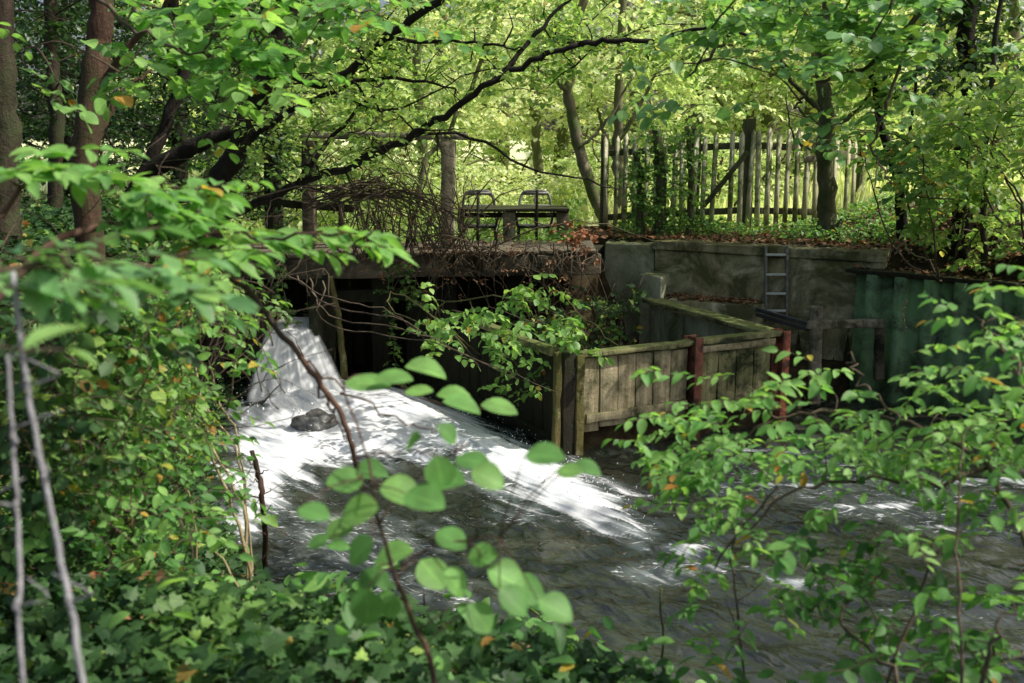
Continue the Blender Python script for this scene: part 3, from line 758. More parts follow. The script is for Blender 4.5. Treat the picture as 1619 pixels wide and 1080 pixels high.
for u, lb in ((755, 'thin dark stake before the table, in line with the chair by the post'), (848, 'thin dark stake before the table, in line with the chair by the slanting trunk')):
    m = MB(); m.tube([at(u, 400, 13.4), at(u + 1, 300, 13.4)], .02, 7); tag(m.build('metal_stake', M['timber_dark'], smooth=True), lb, 'stake', 'stakes in front of the table')
rock('stone', at(840, 392, 13.5), (.42, .3, .09), M['stone_pale'], 'pale flat stone lying by the table legs at the end of the deck', 8)

# ------------------------------------------------------------------ concrete retaining wall, ladder, ledge
def wall_prism(name, p0, p1, z0, z1, th, mat, parent=None, seg=10, wob=.012, bevel=.02):
    """vertical wall whose camera-side face runs p0 -> p1"""
    p0 = np.asarray(p0, float); p1 = np.asarray(p1, float); d = nrm(p1 - p0); n = V3(-d[1], d[0])
    if n[1] < 0: n = -n
    vs = []; q = []
    nz_ = 5
    for i in range(seg + 1):
        b = p0 + (p1 - p0) * i / seg
        ring = []
        for k in range(nz_ + 1): ring.append((b[0] + rng.normal(0, wob * .4), b[1] + rng.normal(0, wob * .6), z0 + (z1 - z0) * k / nz_ + (rng.normal(0, wob) if k == nz_ else 0)))
        bb = b + n * th
        ring.append((bb[0], bb[1], z1 + rng.normal(0, wob))); ring.append((bb[0], bb[1], z0))
        vs += ring
    k = nz_ + 3
    for i in range(seg):
        for j in range(k): q.append((i * k + j, (i + 1) * k + j, (i + 1) * k + (j + 1) % k, i * k + (j + 1) % k))
    m = MB(); m.add(np.array(vs), q, ngons=[tuple(range(k)), tuple(seg * k + j for j in range(k))[::-1]])
    return m.build(name, mat, parent, bevel=bevel)
e = empty('retaining_wall', (float(W1[0]), float(W1[1]), 0), 'stained concrete retaining wall carrying the leaf-strewn terrace in front of the picket fence', 'wall')
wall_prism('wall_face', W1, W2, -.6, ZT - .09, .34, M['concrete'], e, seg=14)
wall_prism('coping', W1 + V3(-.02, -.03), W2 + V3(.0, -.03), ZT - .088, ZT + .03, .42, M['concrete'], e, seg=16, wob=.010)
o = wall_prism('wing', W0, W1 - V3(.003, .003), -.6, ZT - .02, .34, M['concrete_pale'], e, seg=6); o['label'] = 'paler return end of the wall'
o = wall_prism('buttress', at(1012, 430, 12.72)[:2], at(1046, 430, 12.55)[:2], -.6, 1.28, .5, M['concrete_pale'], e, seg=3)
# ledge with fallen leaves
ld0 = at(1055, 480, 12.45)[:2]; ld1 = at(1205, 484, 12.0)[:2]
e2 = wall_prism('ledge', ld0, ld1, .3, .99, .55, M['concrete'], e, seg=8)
e = empty('ladder', at(1229, 490, 12.0), 'narrow steel ladder with pale rungs fixed to the concrete wall', 'ladder')
wd = nrm(W2 - W1)
def onwall(u, v):
    # point on the wall face, 5 cm proud
    r_ = ray(u, v); n = V3(-wd[1], wd[0]); k = ((W1 - CAM[:2]) @ n) / (r_[:2] @ n); p = CAM + r_ * k
    return p - V3(n[0], n[1], 0) * np.sign(n[1]) * .06
for u in (1213, 1246):
    m = MB(); m.beam(onwall(u, 500), onwall(u, 388), .03, .05, up=(0, 1, 0), seg=4, jit=.001); m.build('rail', M['steel_worn'], e, bevel=.004)
for v in (402, 433, 463, 490):
    a, b = onwall(1214, v), onwall(1245, v)
    m = MB(); m.beam(a + V3(0, -.01, 0), b + V3(0, -.01, 0), .06, .028); m.build('rung', M['steel_pale'], e, bevel=.004)
# ------------------------------------------------------------------ planked flume walls
ZP = 1.00
e = empty('planked_wall', (float(A_[0]), float(A_[1]), 0), 'mossy plank wall of the flume with steel channel posts and a sunlit corner timber', 'plank wall')
dAB = nrm(B_ - A_); nAB = V3(dAB[1], -dAB[0])           # towards camera
LAB = float(np.linalg.norm(B_ - A_))
def AB(s, z, off=0.0):
    p = A_ + dAB * s + nAB * off; return V3(p[0], p[1], z)
def boards(s0, s1, n, zb0, zb1, zt):
    m = MB(); w = (s1 - s0) / n
    for i in range(n):
        a = s0 + w * i; zb = zb0 + (zb1 - zb0) * (i + .5) / n + rng.normal(0, .012)
        p0 = AB(a + w / 2, zb, rng.normal(0, .005)); p1 = AB(a + w / 2, zt - .05 - abs(rng.normal(0, .006)), rng.normal(0, .004))
        m.beam(p0, p1, w - rng.uniform(.006, .014), .045, up=tuple(V3(nAB[0], nAB[1], 0)), seg=5, jit=.0025)
    return m
sP = LAB * .545
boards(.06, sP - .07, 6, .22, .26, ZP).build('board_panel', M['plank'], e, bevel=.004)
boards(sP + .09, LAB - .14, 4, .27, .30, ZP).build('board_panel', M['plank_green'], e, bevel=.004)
m = MB(); m.beam(AB(.02, ZP - .01, .015), AB(sP - .02, ZP - .005, .015), .12, .05, seg=8, jit=.004); m.build('top_rail', M['plank_green'], e, bevel=.008)
m = MB(); m.beam(AB(sP + .05, ZP + .005, .015), AB(LAB - .05, ZP + .01, .015), .12, .05, seg=8, jit=.004); m.build('top_rail', M['plank_green'], e, bevel=.008)
m = MB(); m.beam(AB(sP + .08, ZP - .075, .045), AB(LAB - .12, ZP - .07, .045), .03, .07, seg=6, jit=.003); m.build('waling', M['plank'], e, bevel=.005)
m = MB(); m.beam(AB(.10, .36, .05), AB(sP - .08, .38, .05), .03, .09, seg=6, jit=.004); m.build('waling', M['plank'], e, bevel=.005)
# corner post: sunlight on its edges put into paler strips beside dark timber
def upright(s, off, z0, z1, w, h, mat, name, seg=10):
    m = MB(); m.beam(AB(s, z0, off), AB(s + .006, z1, off), w, h, up=tuple(V3(nAB[0], nAB[1], 0)), seg=seg, jit=.004)
    return m.build(name, mat, e, bevel=.008)
upright(.01, .05, -.5, ZP + .0, .085, .07, M['timber_moss_lit'], 'corner_post')
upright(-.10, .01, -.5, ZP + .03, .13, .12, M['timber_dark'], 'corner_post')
upright(-.235, .07, -.1, ZP + .05, .06, .06, M['timber_moss_lit'], 'corner_post')
# H posts
def hpost(s, z0, z1, mt='steel_red', nm='channel_post'):
    m = MB(); w = .15; t = .014; dpt = .16
    for off in (-dpt / 2, dpt / 2): m.beam(AB(s, z0, off + .03), AB(s, z1, off + .03), w if off < 0 else w * .62, t, up=tuple(V3(nAB[0], nAB[1], 0)))
    m.beam(AB(s - .02, z0, .03), AB(s - .02, z1 - .002, .03), t, dpt - t - .004, up=tuple(V3(nAB[0], nAB[1], 0)))
    return m.build(nm, M[mt], e, bevel=.003)
hpost(sP, -.5, ZP + .06, 'steel_rust'); hpost(LAB - .02, -.4, ZP + .04)
m = MB(); m.beam(AB(LAB - .075, .25, -.0), AB(LAB - .075, ZP - .06, .0), .09, .02, up=tuple(V3(nAB[0], nAB[1], 0))); m.build('red_plate', M['steel_red'], e, bevel=.003)
# side going back to the sluice
pts = [Lw[0], Lw[1], Lw[2]]
m = MB()
for a, b in zip(pts[:-1], pts[1:]):
    L_ = np.linalg.norm(b - a); n = int(L_ / .2); d = nrm(b - a); nn = V3(d[1], -d[0])
    for i in range(n):
        p = a + (b - a) * (i + .5) / n
        m.beam((p[0], p[1], -.5), (p[0] + rng.normal(0, .004), p[1], ZP - .06 + rng.normal(0, .012) + .1 * (b is pts[2])), L_ / n - .012, .05, up=(nn[0], nn[1], 0), seg=4, jit=.003)
o = m.build('side_boards', M['timber_dark'], e, bevel=.004)
m = MB(); m.beam(V3(Lw[0][0], Lw[0][1], ZP - .02), V3(Lw[1][0], Lw[1][1], ZP - .01), .13, .06, seg=6, jit=.004); m.build('top_rail', M['plank_green'], e, bevel=.006)
m = MB(); m.beam(V3(Lw[0][0] - .04, Lw[0][1], .10), V3(Lw[1][0] - .04, Lw[1][1], .08), .06, .12, seg=6, jit=.004); m.build('waling', M['timber_dark'], e, bevel=.006)
# inner flume wall
e = empty('flume_side', (float(C_[0]), float(C_[1]), .3), 'low pale boarded side with broad mossy cap running back to the concrete wall', 'plank wall')
d = nrm(B_ - V3(.1, -.02) - C_); Lc = float(np.linalg.norm(B_ - C_)) - .12; nn = V3(d[1], -d[0])
m = MB()
for i in range(9):
    p = C_ + d * Lc * (i + .5) / 9
    m.beam((p[0], p[1], .1), (p[0], p[1], ZP - .06 + rng.normal(0, .006)), Lc / 9 - .012, .05, up=(nn[0], nn[1], 0), seg=3, jit=.003)
m.build('board_panel', M['concrete_pale'], e, bevel=.004)
for off, zz in ((-.075, ZP + .0), (.075, ZP + .012)):
    p0 = C_ + nn * off; p1 = C_ + d * Lc + nn * off
    m = MB(); m.beam((p0[0], p0[1], zz), (p1[0], p1[1], zz - .01), .13, .05, seg=8, jit=.004); m.build('cap_plank', M['plank_green'], e, bevel=.008)
# black guide bars
e = empty('guide_bars', at(1235, 515, 11.3), 'pair of dark steel bars slanting from the wall foot to the round-topped post', 'guide bar')
for k in range(2):
    m = MB(); m.beam(at(1196, 489 + 8 * k, 11.6), at(1278, 512 + 9 * k, 10.95), .035, .045, seg=2); m.build('bar', M['steel_dark'], e, bevel=.005)
# small railing
e = empty('post_rail', at(1290, 610, 10.9), 'short weathered rail on two wooden posts beside the green piling', 'railing')
m = MB(); m.beam(at(1287, 640, 10.9), at(1291, 484, 10.9), .125, .12, up=(0, 1, 0), seg=9, jit=.004); m.build('post', M['rail_wood'], e, bevel=.02)
m = MB(); m.beam(at(1389, 600, 11.2), at(1391, 503, 11.2), .10, .10, up=(0, 1, 0), seg=6, jit=.004); m.build('post', M['timber_beam'], e, bevel=.015)
m = MB(); m.beam(at(1276, 514, 10.83), at(1398, 511, 11.12), .05, .10, seg=8, jit=.004); m.build('rail', M['rail_wood'], e, bevel=.012)
# mud shelf below the rail: part of the ground
# ------------------------------------------------------------------ green sheet piles
m = MB(); prof = []
line = [SP0, SP1, SP1 + (SP2 - SP1) * .5]
L1 = 0; per = .33
def pile_points():
    out = []
    total = [np.linalg.norm(b - a) for a, b in zip(line[:-1], line[1:])]
    s = 0.0; S = sum(total)
    while s < S:
        for ds, off in ((0, 0), (.12, 0), (.155, .085), (.275, .085), (.31, 0)):
            t = s + ds
            if t > S: break
            if t <= total[0]: a, b, k = line[0], line[1], t / total[0]
            else: a, b, k = line[1], line[2], (t - total[0]) / total[1]
            d = nrm(b - a); n = V3(d[1], -d[0])
            if n[1] > 0: n = -n
            out.append(a + (b - a) * k + n * off)
        s += per
    return np.array(out)
pp = pile_points(); npp = len(pp)
slope = lambda p: 1.47 + .0 * p[0]
vs = []
for p in pp: vs += [(p[0], p[1], -.6), (p[0], p[1], .4), (p[0], p[1], 1.45)]
q = []
for i in range(npp - 1):
    for k in range(2): q.append((i * 3 + k, (i + 1) * 3 + k, (i + 1) * 3 + k + 1, i * 3 + k + 1))
m.add(np.array(vs), q)
e = empty('sheet_piling', (float(SP0[0]), float(SP0[1]), 0), 'dark green corrugated steel sheet piling holding the bank beside the rail', 'sheet piling')
o = m.build('sheet', M['steel_green'], e); sol = o.modifiers.new('s', 'SOLIDIFY'); sol.thickness = .012
m = MB(); m.beam((SP0[0] - .05, SP0[1] + .1, 1.47), (SP1[0], SP1[1] + .09, 1.47), .26, .05, seg=8, jit=.004); m.beam((SP1[0] + .02, SP1[1] + .06, 1.465), (line[2][0], line[2][1] + .09, 1.465), .26, .05, seg=8, jit=.004)
m.build('capping', M['timber_dark'], e, bevel=.006)

# ------------------------------------------------------------------ picket fence
e = empty('picket_fence', at(1180, 370, 14.1), 'weathered upright picket fence on the terrace above the concrete wall', 'fence')
fp = [(955, 14.3, 3.02), (1095, 14.15, 3.10), (1180, 14.1, 3.14), (1300, 14.3, 3.10), (1360, 15.6, 2.90), (1425, 17.0, 2.72)]
def fence_at(u):
    for (a, ya, za), (b, yb, zb) in zip(fp[:-1], fp[1:]):
        if u <= b or (b, yb, zb) == fp[-1]:
            t = (u - a) / (b - a)
            # straight in plan between stations
            pa = at(a, 300, ya); pb = at(b, 300, yb)
            # solve for s such that the bearing is u
            r_ = ray(u, 300); n = V3(pb[1] - pa[1], -(pb[0] - pa[0])); k = ((pa[:2] - CAM[:2]) @ n) / (r_[:2] @ n)
            p = CAM[:2] + r_[:2] * k
            return V3(p[0], p[1], za + (zb - za) * t)
u = 958.0; cnt = 0; pick = []
while u < 1424:
    p = fence_at(u); h = p[2] + rng.normal(0, .03)
    yb = p[1]; w = rng.uniform(.060, .078)
    m = MB(); lean = rng.normal(0, .018)
    z0 = min(ZT + .05, gz(p[0], p[1]) + .06) + abs(rng.normal(0, .03))
    th = .022
    x0, x1 = p[0] - w / 2, p[0] + w / 2
    prof = [(x0, z0), (x1, z0), (x1 + lean, h - .07), (p[0] + lean + rng.normal(0, .008), h), (x0 + lean, h - .07 + rng.normal(0, .008))]
    m.prism([(a, p[1] - .03, b) for a, b in prof], (0, th, 0))
    if not (cnt in (12, 25, 29, 36)): m.build('picket', M['picket'], e)
    cnt += 1
    u += (15.2 if u < 1300 else 10.5) + rng.normal(0, 1.3)
us = [956, 1098, 1182, 1304, 1360, 1424]
for u in us:
    p = fence_at(u)
    m = MB(); w = .15 if u in (1098, 1182) else .11
    m.beam((p[0], p[1] + .07, gz(p[0], p[1]) - .1), (p[0], p[1] + .07, p[2] + (.12 if u == 1182 else .03)), w, w, up=(0, 1, 0), seg=8, jit=.004); m.build('post', M['picket_post'], e, bevel=.01)
for za in (-.24, -1.14):
    for a, b in zip(us[:-1], us[1:]):
        pa, pb = fence_at(a), fence_at(b)
        m = MB(); m.beam((pa[0], pa[1] + .02, pa[2] + za), (pb[0], pb[1] + .02, pb[2] + za), .04, .09, seg=6, jit=.004); m.build('rail', M['picket_post'], e, bevel=.006)
m = MB(); m.beam(fence_at(1112) + V3(0, -.06, -1.05), fence_at(1178) + V3(0, -.06, -.33), .03, .07); m.build('brace', M['picket_post'], e, bevel=.006)
pa, pb = fence_at(1265) + V3(0, -.1, -.42), fence_at(1300) + V3(0, -.1, -.36)
m = MB(); m.beam(pa, pb, .03, .09); tag(m.build('loose_board', M['rail_wood'], bevel=.006), 'loose grey board hanging across the pickets beside the fence tree', 'board')
# ================================================================== VEGETATION
exec_veg = True
# ---- points to be sunlit through gaps cut in the crowns
for (p, r) in ((atz(430, 720, .1), .42), (atz(520, 700, .1), .30), (at(950, 585, 9.25), .16), (at(990, 560, 9.3), .13), (at(930, 600, 9.2), .10), (at(885, 620, 9.3), .10),
               (at(1000, 430, 12.7), .22), (at(560, 430, 11.9), .2), (atz(470, 640, .3), .25), (at(1290, 540, 10.9), .10), (at(300, 640, 6.5), .4), (at(530, 520, 11.6), .12),
               (at(980, 545, 9.4), .12), (atz(1240, 925, .0), .16), (at(1100, 380, 12.9), .5), (at(1250, 385, 12.6), .5)):
    SUNSPOTS.append((p, r))
SUNSPOTS.append((at(1530, 290, 11.2), 1.3))
for q_, r_ in ((at(200, 880, 4.0), .4), (at(620, 1040, 4.4), .35), (at(280, 560, 4.2), .45), (at(420, 960, 4.6), .3), (at(130, 760, 3.6), .3), (at(900, 1040, 4.6), .3)): SUNSPOTS.append((q_, r_)); SUNSPOTS.append((at(1420, 230, 11.5), .8))

# ---- A: tree leaning over the sluice from the left, long bough to the right
def ground_pt(u, v, Y):
    p = at(u, v, Y); return V3(p[0], p[1], gz(p[0], p[1]) - .1)
P1 = Plant()
b = ground_pt(318, 370, 11.2)
P1.limb([b, at(335, 345, 11.1), at(375, 235, 11.0), at(425, 110, 10.9), at(470, -30, 10.8), at(520, -220, 10.7)], .15, .07, 10, 30, .012)
P1.limb([at(300, 375, 11.0), at(385, 330, 10.9), at(470, 292, 10.8), at(545, 266, 10.6), at(640, 222, 10.3), at(700, 182, 10.1), at(780, 128, 9.9), at(850, 92, 9.8), at(918, 70, 9.7)], .052, .024, 9, 40, .016)
P1.limb([at(918, 70, 9.7), at(975, 64, 9.6), at(1045, 62, 9.5), at(1130, 40, 9.3), at(1250, 90, 9.2)], .029, .010, 7, 20, .012)
P1.limb([at(780, 128, 9.9), at(860, 40, 10.1), at(930, -30, 10.2)], .028, .012, 6, 12, .012)
P1.limb([at(545, 266, 10.6), at(640, 218, 10.9), at(745, 215, 11.2), at(830, 262, 11.4), at(930, 285, 11.5), at(980, 300, 11.6)], .024, .008, 6, 24, .012)
P1.limb([at(425, 110, 10.9), at(520, 130, 10.6), at(605, 62, 10.4), at(690, 4, 10.2), at(760, -60, 10.1)], .06, .03, 8, 24, .012)
P1.limb([at(605, 62, 10.4), at(700, 66, 10.2), at(780, 72, 10.0), at(830, 78, 10)], .025, .008, 6, 16, .012)
P1.limb([at(375, 235, 11.0), at(470, 170, 10.8), at(560, 130, 10.7), at(640, 125, 10.6), at(720, 140, 10.6)], .035, .010, 7, 20, .015)
P1.limb([at(470, 292, 10.8), at(540, 200, 10.9), at(600, 140, 11), at(650, 90, 11.2)], .03, .01, 6, 16, .015)
P1.limb([at(560, 130, 10.7), at(600, 175, 10.6), at(680, 150, 10.5), at(730, 120, 10.4)], .016, .006, 6, 16, .012)
cs = np.vstack([in_poly([(440, -60), (1080, -80), (1120, 70), (900, 150), (700, 130), (520, 190), (430, 200)], 84, 9.6, 11.6)])
P1.clumps(cs, 7, .34, 8, .072, droop=.15, tint=(.2, .85), branch=(.010, .004))
P1.clumps(in_poly([(380, 120), (560, 150), (680, 150), (660, 240), (520, 260), (400, 300)], 40, 9.8, 11.4), 4, .3, 6, .07, droop=.15, tint=(.2, .85), branch=(.007, .003))
for k in range(220):
    a_ = in_poly([(300, 60), (760, 40), (740, 260), (560, 330), (330, 330)], 1, 10.0, 11.6)[0]
    q_ = P1.near(a_); d_ = a_ - q_
    L_ = np.linalg.norm(d_)
    if L_ > 1.3: a_ = q_ + d_ / L_ * 1.3
    P1.branch_to(a_ + rng.normal(0, .1, 3), rng.uniform(.005, .011), .002, -.1, False, 4, .12)
P1.clumps(in_box((-1.0, 10.5, 6.4), (3.2, 2.0, 1.3), 7), 8, .42, 8, .10, droop=.15, tint=(.2, .8), branch=(.02, .006))
P1.autumn(.02)
P1.build('leaning_tree', b, 'dark-barked tree leaning over the deck, its long bough slanting across to the fence side', 'tree', M['bark_dark'], M['leaf_sun'], 'mid', cull=True)

# ---- dark wood on the left
def simple_tree(name, label, basept, top, r0, r1, mids, crowns, leaf, tm, wood, group=None, cull=True, sides=9, extra=(), autumn=.01):
    p = Plant(); p.limb([basept] + list(mids) + [top], r0, r1, sides, 28, .012)
    for ex in extra: p.limb(*ex)
    for (cs, S_, L, m_, size, kw) in crowns: p.clumps(cs, S_, L, m_, size, **kw)
    p.autumn(autumn)
    return p.build(name, basept, label, 'tree', wood, leaf, tm, group=group, cull=cull)

b = ground_pt(140, 420, 9.2)
simple_tree('woodland_tree', 'straight reddish-brown trunk rising at the edge of the dark wood', b, at(165, -260, 9.4), .13, .10, [at(135, 260, 9.2), at(150, 120, 9.3), at(160, 0, 9.4)],
            [(in_box((-4.6, 9.2, 6.2), (1.6, 1.4, 1.2), 30), 7, .4, 8, .10, dict(tint=(.1, .7), branch=(.02, .006)))], M['leaf_mid'], 'mid', M['bark_red'],
            extra=[([at(150, 150, 9.3), at(215, 60, 9.2), at(300, -30, 9.1)], .04, .02), ([at(140, 250, 9.2), at(185, 160, 9.4), at(240, 110, 9.6)], .035, .012)])
b = ground_pt(85, 420, 11)
simple_tree('woodland_tree', 'slim dim trunk standing further back in the dark wood', b, at(84, -200, 11), .085, .06, [at(90, 200, 11), at(82, 80, 11)],
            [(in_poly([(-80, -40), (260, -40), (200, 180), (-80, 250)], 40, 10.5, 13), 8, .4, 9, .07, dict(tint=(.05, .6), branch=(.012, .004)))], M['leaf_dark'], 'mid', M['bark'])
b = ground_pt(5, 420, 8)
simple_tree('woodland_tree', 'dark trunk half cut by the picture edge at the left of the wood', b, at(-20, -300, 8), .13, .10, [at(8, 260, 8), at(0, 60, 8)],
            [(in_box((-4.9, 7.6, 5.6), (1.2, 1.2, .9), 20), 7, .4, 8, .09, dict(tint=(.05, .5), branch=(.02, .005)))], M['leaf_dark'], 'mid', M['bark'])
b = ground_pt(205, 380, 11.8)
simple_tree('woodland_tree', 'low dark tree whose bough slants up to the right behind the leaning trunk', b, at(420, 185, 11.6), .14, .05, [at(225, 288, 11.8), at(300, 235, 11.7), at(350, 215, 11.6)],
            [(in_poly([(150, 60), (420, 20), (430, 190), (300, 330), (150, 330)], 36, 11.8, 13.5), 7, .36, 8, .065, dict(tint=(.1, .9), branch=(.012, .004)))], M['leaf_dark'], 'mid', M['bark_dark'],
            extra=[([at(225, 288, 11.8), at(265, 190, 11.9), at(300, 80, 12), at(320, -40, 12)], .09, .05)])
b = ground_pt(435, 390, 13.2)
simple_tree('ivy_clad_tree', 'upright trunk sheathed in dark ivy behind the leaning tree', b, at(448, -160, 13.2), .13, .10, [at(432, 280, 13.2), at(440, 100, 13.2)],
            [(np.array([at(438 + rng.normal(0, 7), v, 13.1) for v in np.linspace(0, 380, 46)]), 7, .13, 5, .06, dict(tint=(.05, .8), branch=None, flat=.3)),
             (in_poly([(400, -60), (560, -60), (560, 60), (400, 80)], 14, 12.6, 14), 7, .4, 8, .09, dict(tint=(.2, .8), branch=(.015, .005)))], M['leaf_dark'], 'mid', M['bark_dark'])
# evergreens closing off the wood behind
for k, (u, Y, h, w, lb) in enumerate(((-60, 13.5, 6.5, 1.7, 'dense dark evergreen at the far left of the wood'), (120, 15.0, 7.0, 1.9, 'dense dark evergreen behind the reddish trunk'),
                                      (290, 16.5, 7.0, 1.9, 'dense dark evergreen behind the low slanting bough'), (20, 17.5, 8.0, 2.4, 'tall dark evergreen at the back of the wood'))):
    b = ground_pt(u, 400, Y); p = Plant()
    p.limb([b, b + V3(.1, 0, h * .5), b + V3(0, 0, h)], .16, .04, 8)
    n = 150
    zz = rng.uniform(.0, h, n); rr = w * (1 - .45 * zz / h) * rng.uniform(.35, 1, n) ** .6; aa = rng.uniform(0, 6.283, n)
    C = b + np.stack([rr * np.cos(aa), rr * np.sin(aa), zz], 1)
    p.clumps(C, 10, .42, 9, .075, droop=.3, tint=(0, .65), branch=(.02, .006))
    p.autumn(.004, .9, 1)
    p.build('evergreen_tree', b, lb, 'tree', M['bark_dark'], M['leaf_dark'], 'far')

# ---- hazel overhanging at upper left (near)
P2 = Plant(); b = V3(-4.6, 4.9, gz(-4.6, 4.9) - .1)
P2.limb([b, b + V3(.1, 0, 1.8), at(60, -120, 4.7), at(200, -160, 4.6)], .05, .02, 8)
P2.limb([at(60, -120, 4.7), at(170, 10, 4.6), at(260, 70, 4.5), at(330, 90, 4.5)], .012, .004, 6, skel=True)
P2.limb([at(200, -160, 4.6), at(330, -40, 4.7), at(430, 60, 4.7), at(470, 90, 4.7)], .012, .004, 6)
P2.limb([at(200, -160, 4.6), at(400, -120, 4.9), at(560, -60, 5.0), at(640, 0, 5.0)], .014, .005, 6)
cs = in_poly([(150, 10), (330, 0), (430, 20), (470, 110), (400, 130), (300, 100), (240, 130), (160, 90)], 18, 4.3, 5.0)
P2.clumps(cs, 4, .26, 7, .074, dirmean=(.5, -.2, -.1), vert=.12, flat=.92, droop=.12, tint=(.35, .85), branch=(.006, .003))
cs = in_poly([(430, -10), (640, -20), (600, 40), (480, 60)], 6, 4.6, 5.2)
P2.clumps(cs, 4, .26, 7, .074, dirmean=(.5, -.2, -.1), vert=.12, flat=.92, droop=.12, tint=(.4, .85), branch=(.006, .003))
cs = np.array([at(u, v, 4.5) for u, v in ((205, 105), (190, 115), (230, 100), (340, 160), (375, 155), (30, 80), (90, 130), (45, 85))])
P2.clumps(cs, 2, .2, 5, .075, dirmean=(.5, -.2, -.2), vert=.1, flat=.92, tint=(.5, .9), branch=(.005, .0025))
P2.clumps(in_box((-3.6, 4.8, 5.2), (1.8, 1.2, .6), 12), 5, .35, 7, .09, tint=(.3, .8), branch=(.01, .004))
P2.autumn(.02)
P2.build('hazel_tree', b, 'near hazel reaching in over the wood, flat sprays of round green leaves', 'tree', M['twig'], M['leaf_fore'], 'hazel', cull=True)

# ---- hazel canopy upper right (near)
P3 = Plant(); b = V3(5.2, 5.2, gz(5.2, 5.2) if gz(5.2, 5.2) > 0 else -.6)
b = V3(5.0, 2.2, gz(5.0, 2.2) - .1)
P3.limb([b, b + V3(-.2, .8, 2.0), at(1500, -120, 5.6), at(1350, -160, 5.9)], .07, .03, 8)
P3.limb([at(1500, -120, 5.6), at(1450, 20, 5.6), at(1380, 100, 5.5), at(1290, 130, 5.5)], .022, .008, 7)
P3.limb([at(1350, -160, 5.9), at(1230, -20, 6), at(1140, 70, 6), at(1090, 120, 5.9)], .02, .006, 7)
P3.limb([at(1450, 20, 5.6), at(1410, 150, 5.5), at(1380, 230, 5.4), at(1410, 290, 5.3)], .012, .004, 6)
P3.limb([at(1290, 130, 5.5), at(1260, 170, 5.5), at(1300, 200, 5.5)], .010, .004, 6)
cs = in_poly([(1060, -60), (1460, -60), (1470, 60), (1420, 130), (1330, 120), (1200, 90), (1110, 80), (1060, 40)], 30, 5.0, 6.6)
P3.clumps(cs, 6, .28, 8, .075, dirmean=(-.4, -.1, -.05), vert=.12, flat=.9, droop=.1, hang=.2, tint=(.3, .9), branch=(.007, .003))
cs = np.array([at(u, v, 5.4) for u, v in ((1370, 180), (1400, 190), (1200, 110), (1100, 100), (1030, 120), (1340, 30))])
P3.clumps(cs, 3, .26, 7, .075, dirmean=(-.4, -.2, -.2), vert=.1, flat=.9, tint=(.3, .8), branch=(.006, .003))
P3.clumps(in_box((3.6, 5.2, 5.6), (2.4, 2.0, .8), 14), 6, .4, 7, .10, tint=(.2, .8), branch=(.014, .005))
P3.autumn(.02)
P3.build('hazel_tree', b, 'near hazel canopy of broad leaves hanging over the fence and ladder', 'tree', M['twig'], M['leaf_blue'], 'hazel', cull=True)

# ---- overhead shade: unseen trees added beside the pool to block the sun
for k, (x, y, zc, rx, n, lb) in enumerate(((8.6, 9.6, 8.0, 2.6, 76, 'unseen tree added on the right bank to shade the pool'), (6.6, 1.2, 7.4, 2.4, 16, 'unseen tree added on the near right bank to shade the foreground'),
                                           (9.8, 5.6, 8.6, 2.8, 34, 'unseen tree added on the far side of the pool bend for shade'))):
    b = V3(x, y, max(gz(x, y), -.6) - .1); p = Plant()
    p.limb([b, b + V3(.15, 0, 2.5), V3(x, y, zc)], .2, .08, 10)
    for a in np.linspace(0, 6.28, 7)[:-1]: p.limb([V3(x, y, zc - 2.2), V3(x + 1.2 * math.cos(a), y + 1.2 * math.sin(a), zc - 1), V3(x + rx * .8 * math.cos(a), y + rx * .8 * math.sin(a), zc)], .07, .02, 6, 10)
    p.clumps(in_box((x, y, zc), (rx, rx, rx * .75), n), 8, .5, 8, .13, tint=(.2, .8), branch=(.02, .006))
    p.build('unseen_shade_tree', b, lb, 'tree', M['bark'], M['leaf_sun'], 'far', cull=True)
def prune(): pass

# ---- fence-side trees
b = ground_pt(1300, 372, 13.2)
p = Plant()
p.limb([b, at(1307, 330, 13.2), at(1303, 250, 13.2), at(1308, 190, 13.2), at(1298, 120, 13.3), at(1310, 20, 13.3), at(1300, -120, 13.3)], .13, .07, 10, 30, .015)
p.limb([at(1308, 190, 13.2), at(1272, 150, 13.1), at(1245, 120, 13.0), at(1225, 60, 13)], .045, .018, 7)
p.limb([at(1303, 250, 13.2), at(1255, 215, 13.1), at(1243, 150, 13.1)], .02, .008, 6)
p.limb([at(1305, 210, 13.2), at(1360, 170, 13.1), at(1400, 90, 13)], .035, .014, 7)
for k in range(7): p.limb([at(1300, 385, 12.9), at(1312 + k * 3, 360 - k * 2, 12.95), at(1325 + rng.normal(0, 8), 385, 12.75)], .016, .008, 5, 8)
p.clumps(in_poly([(1080, -60), (1440, -60), (1430, 150), (1330, 170), (1230, 140), (1100, 110)], 40, 12.4, 14.5), 7, .38, 8, .10, tint=(.1, .8), branch=(.012, .005))
p.autumn(.015)
p.build('fence_tree', b, 'knobbly brown tree growing up in front of the fence beside the ladder', 'tree', M['picket_post'], M['leaf_sun'], 'mid')
b = ground_pt(1427, 400, 12.4)
p = Plant()
p.limb([b, at(1424, 340, 12.4), at(1420, 285, 12.4), at(1395, 200, 12.5), at(1380, 80, 12.5), at(1400, -100, 12.5)], .075, .035, 9, 24, .012)
p.limb([at(1420, 285, 12.4), at(1440, 200, 12.3), at(1450, 100, 12.2)], .03, .015, 7)
p.clumps(in_poly([(1340, 60), (1460, 40), (1470, 260), (1390, 270)], 20, 12, 13.4), 6, .34, 8, .10, tint=(.2, .9), branch=(.01, .004))
p.autumn(.05)
p.build('fence_tree', b, 'thin dark stem at the end of the fence above the green piling', 'tree', M['bark_dark'], M['leaf_sun'], 'mid')
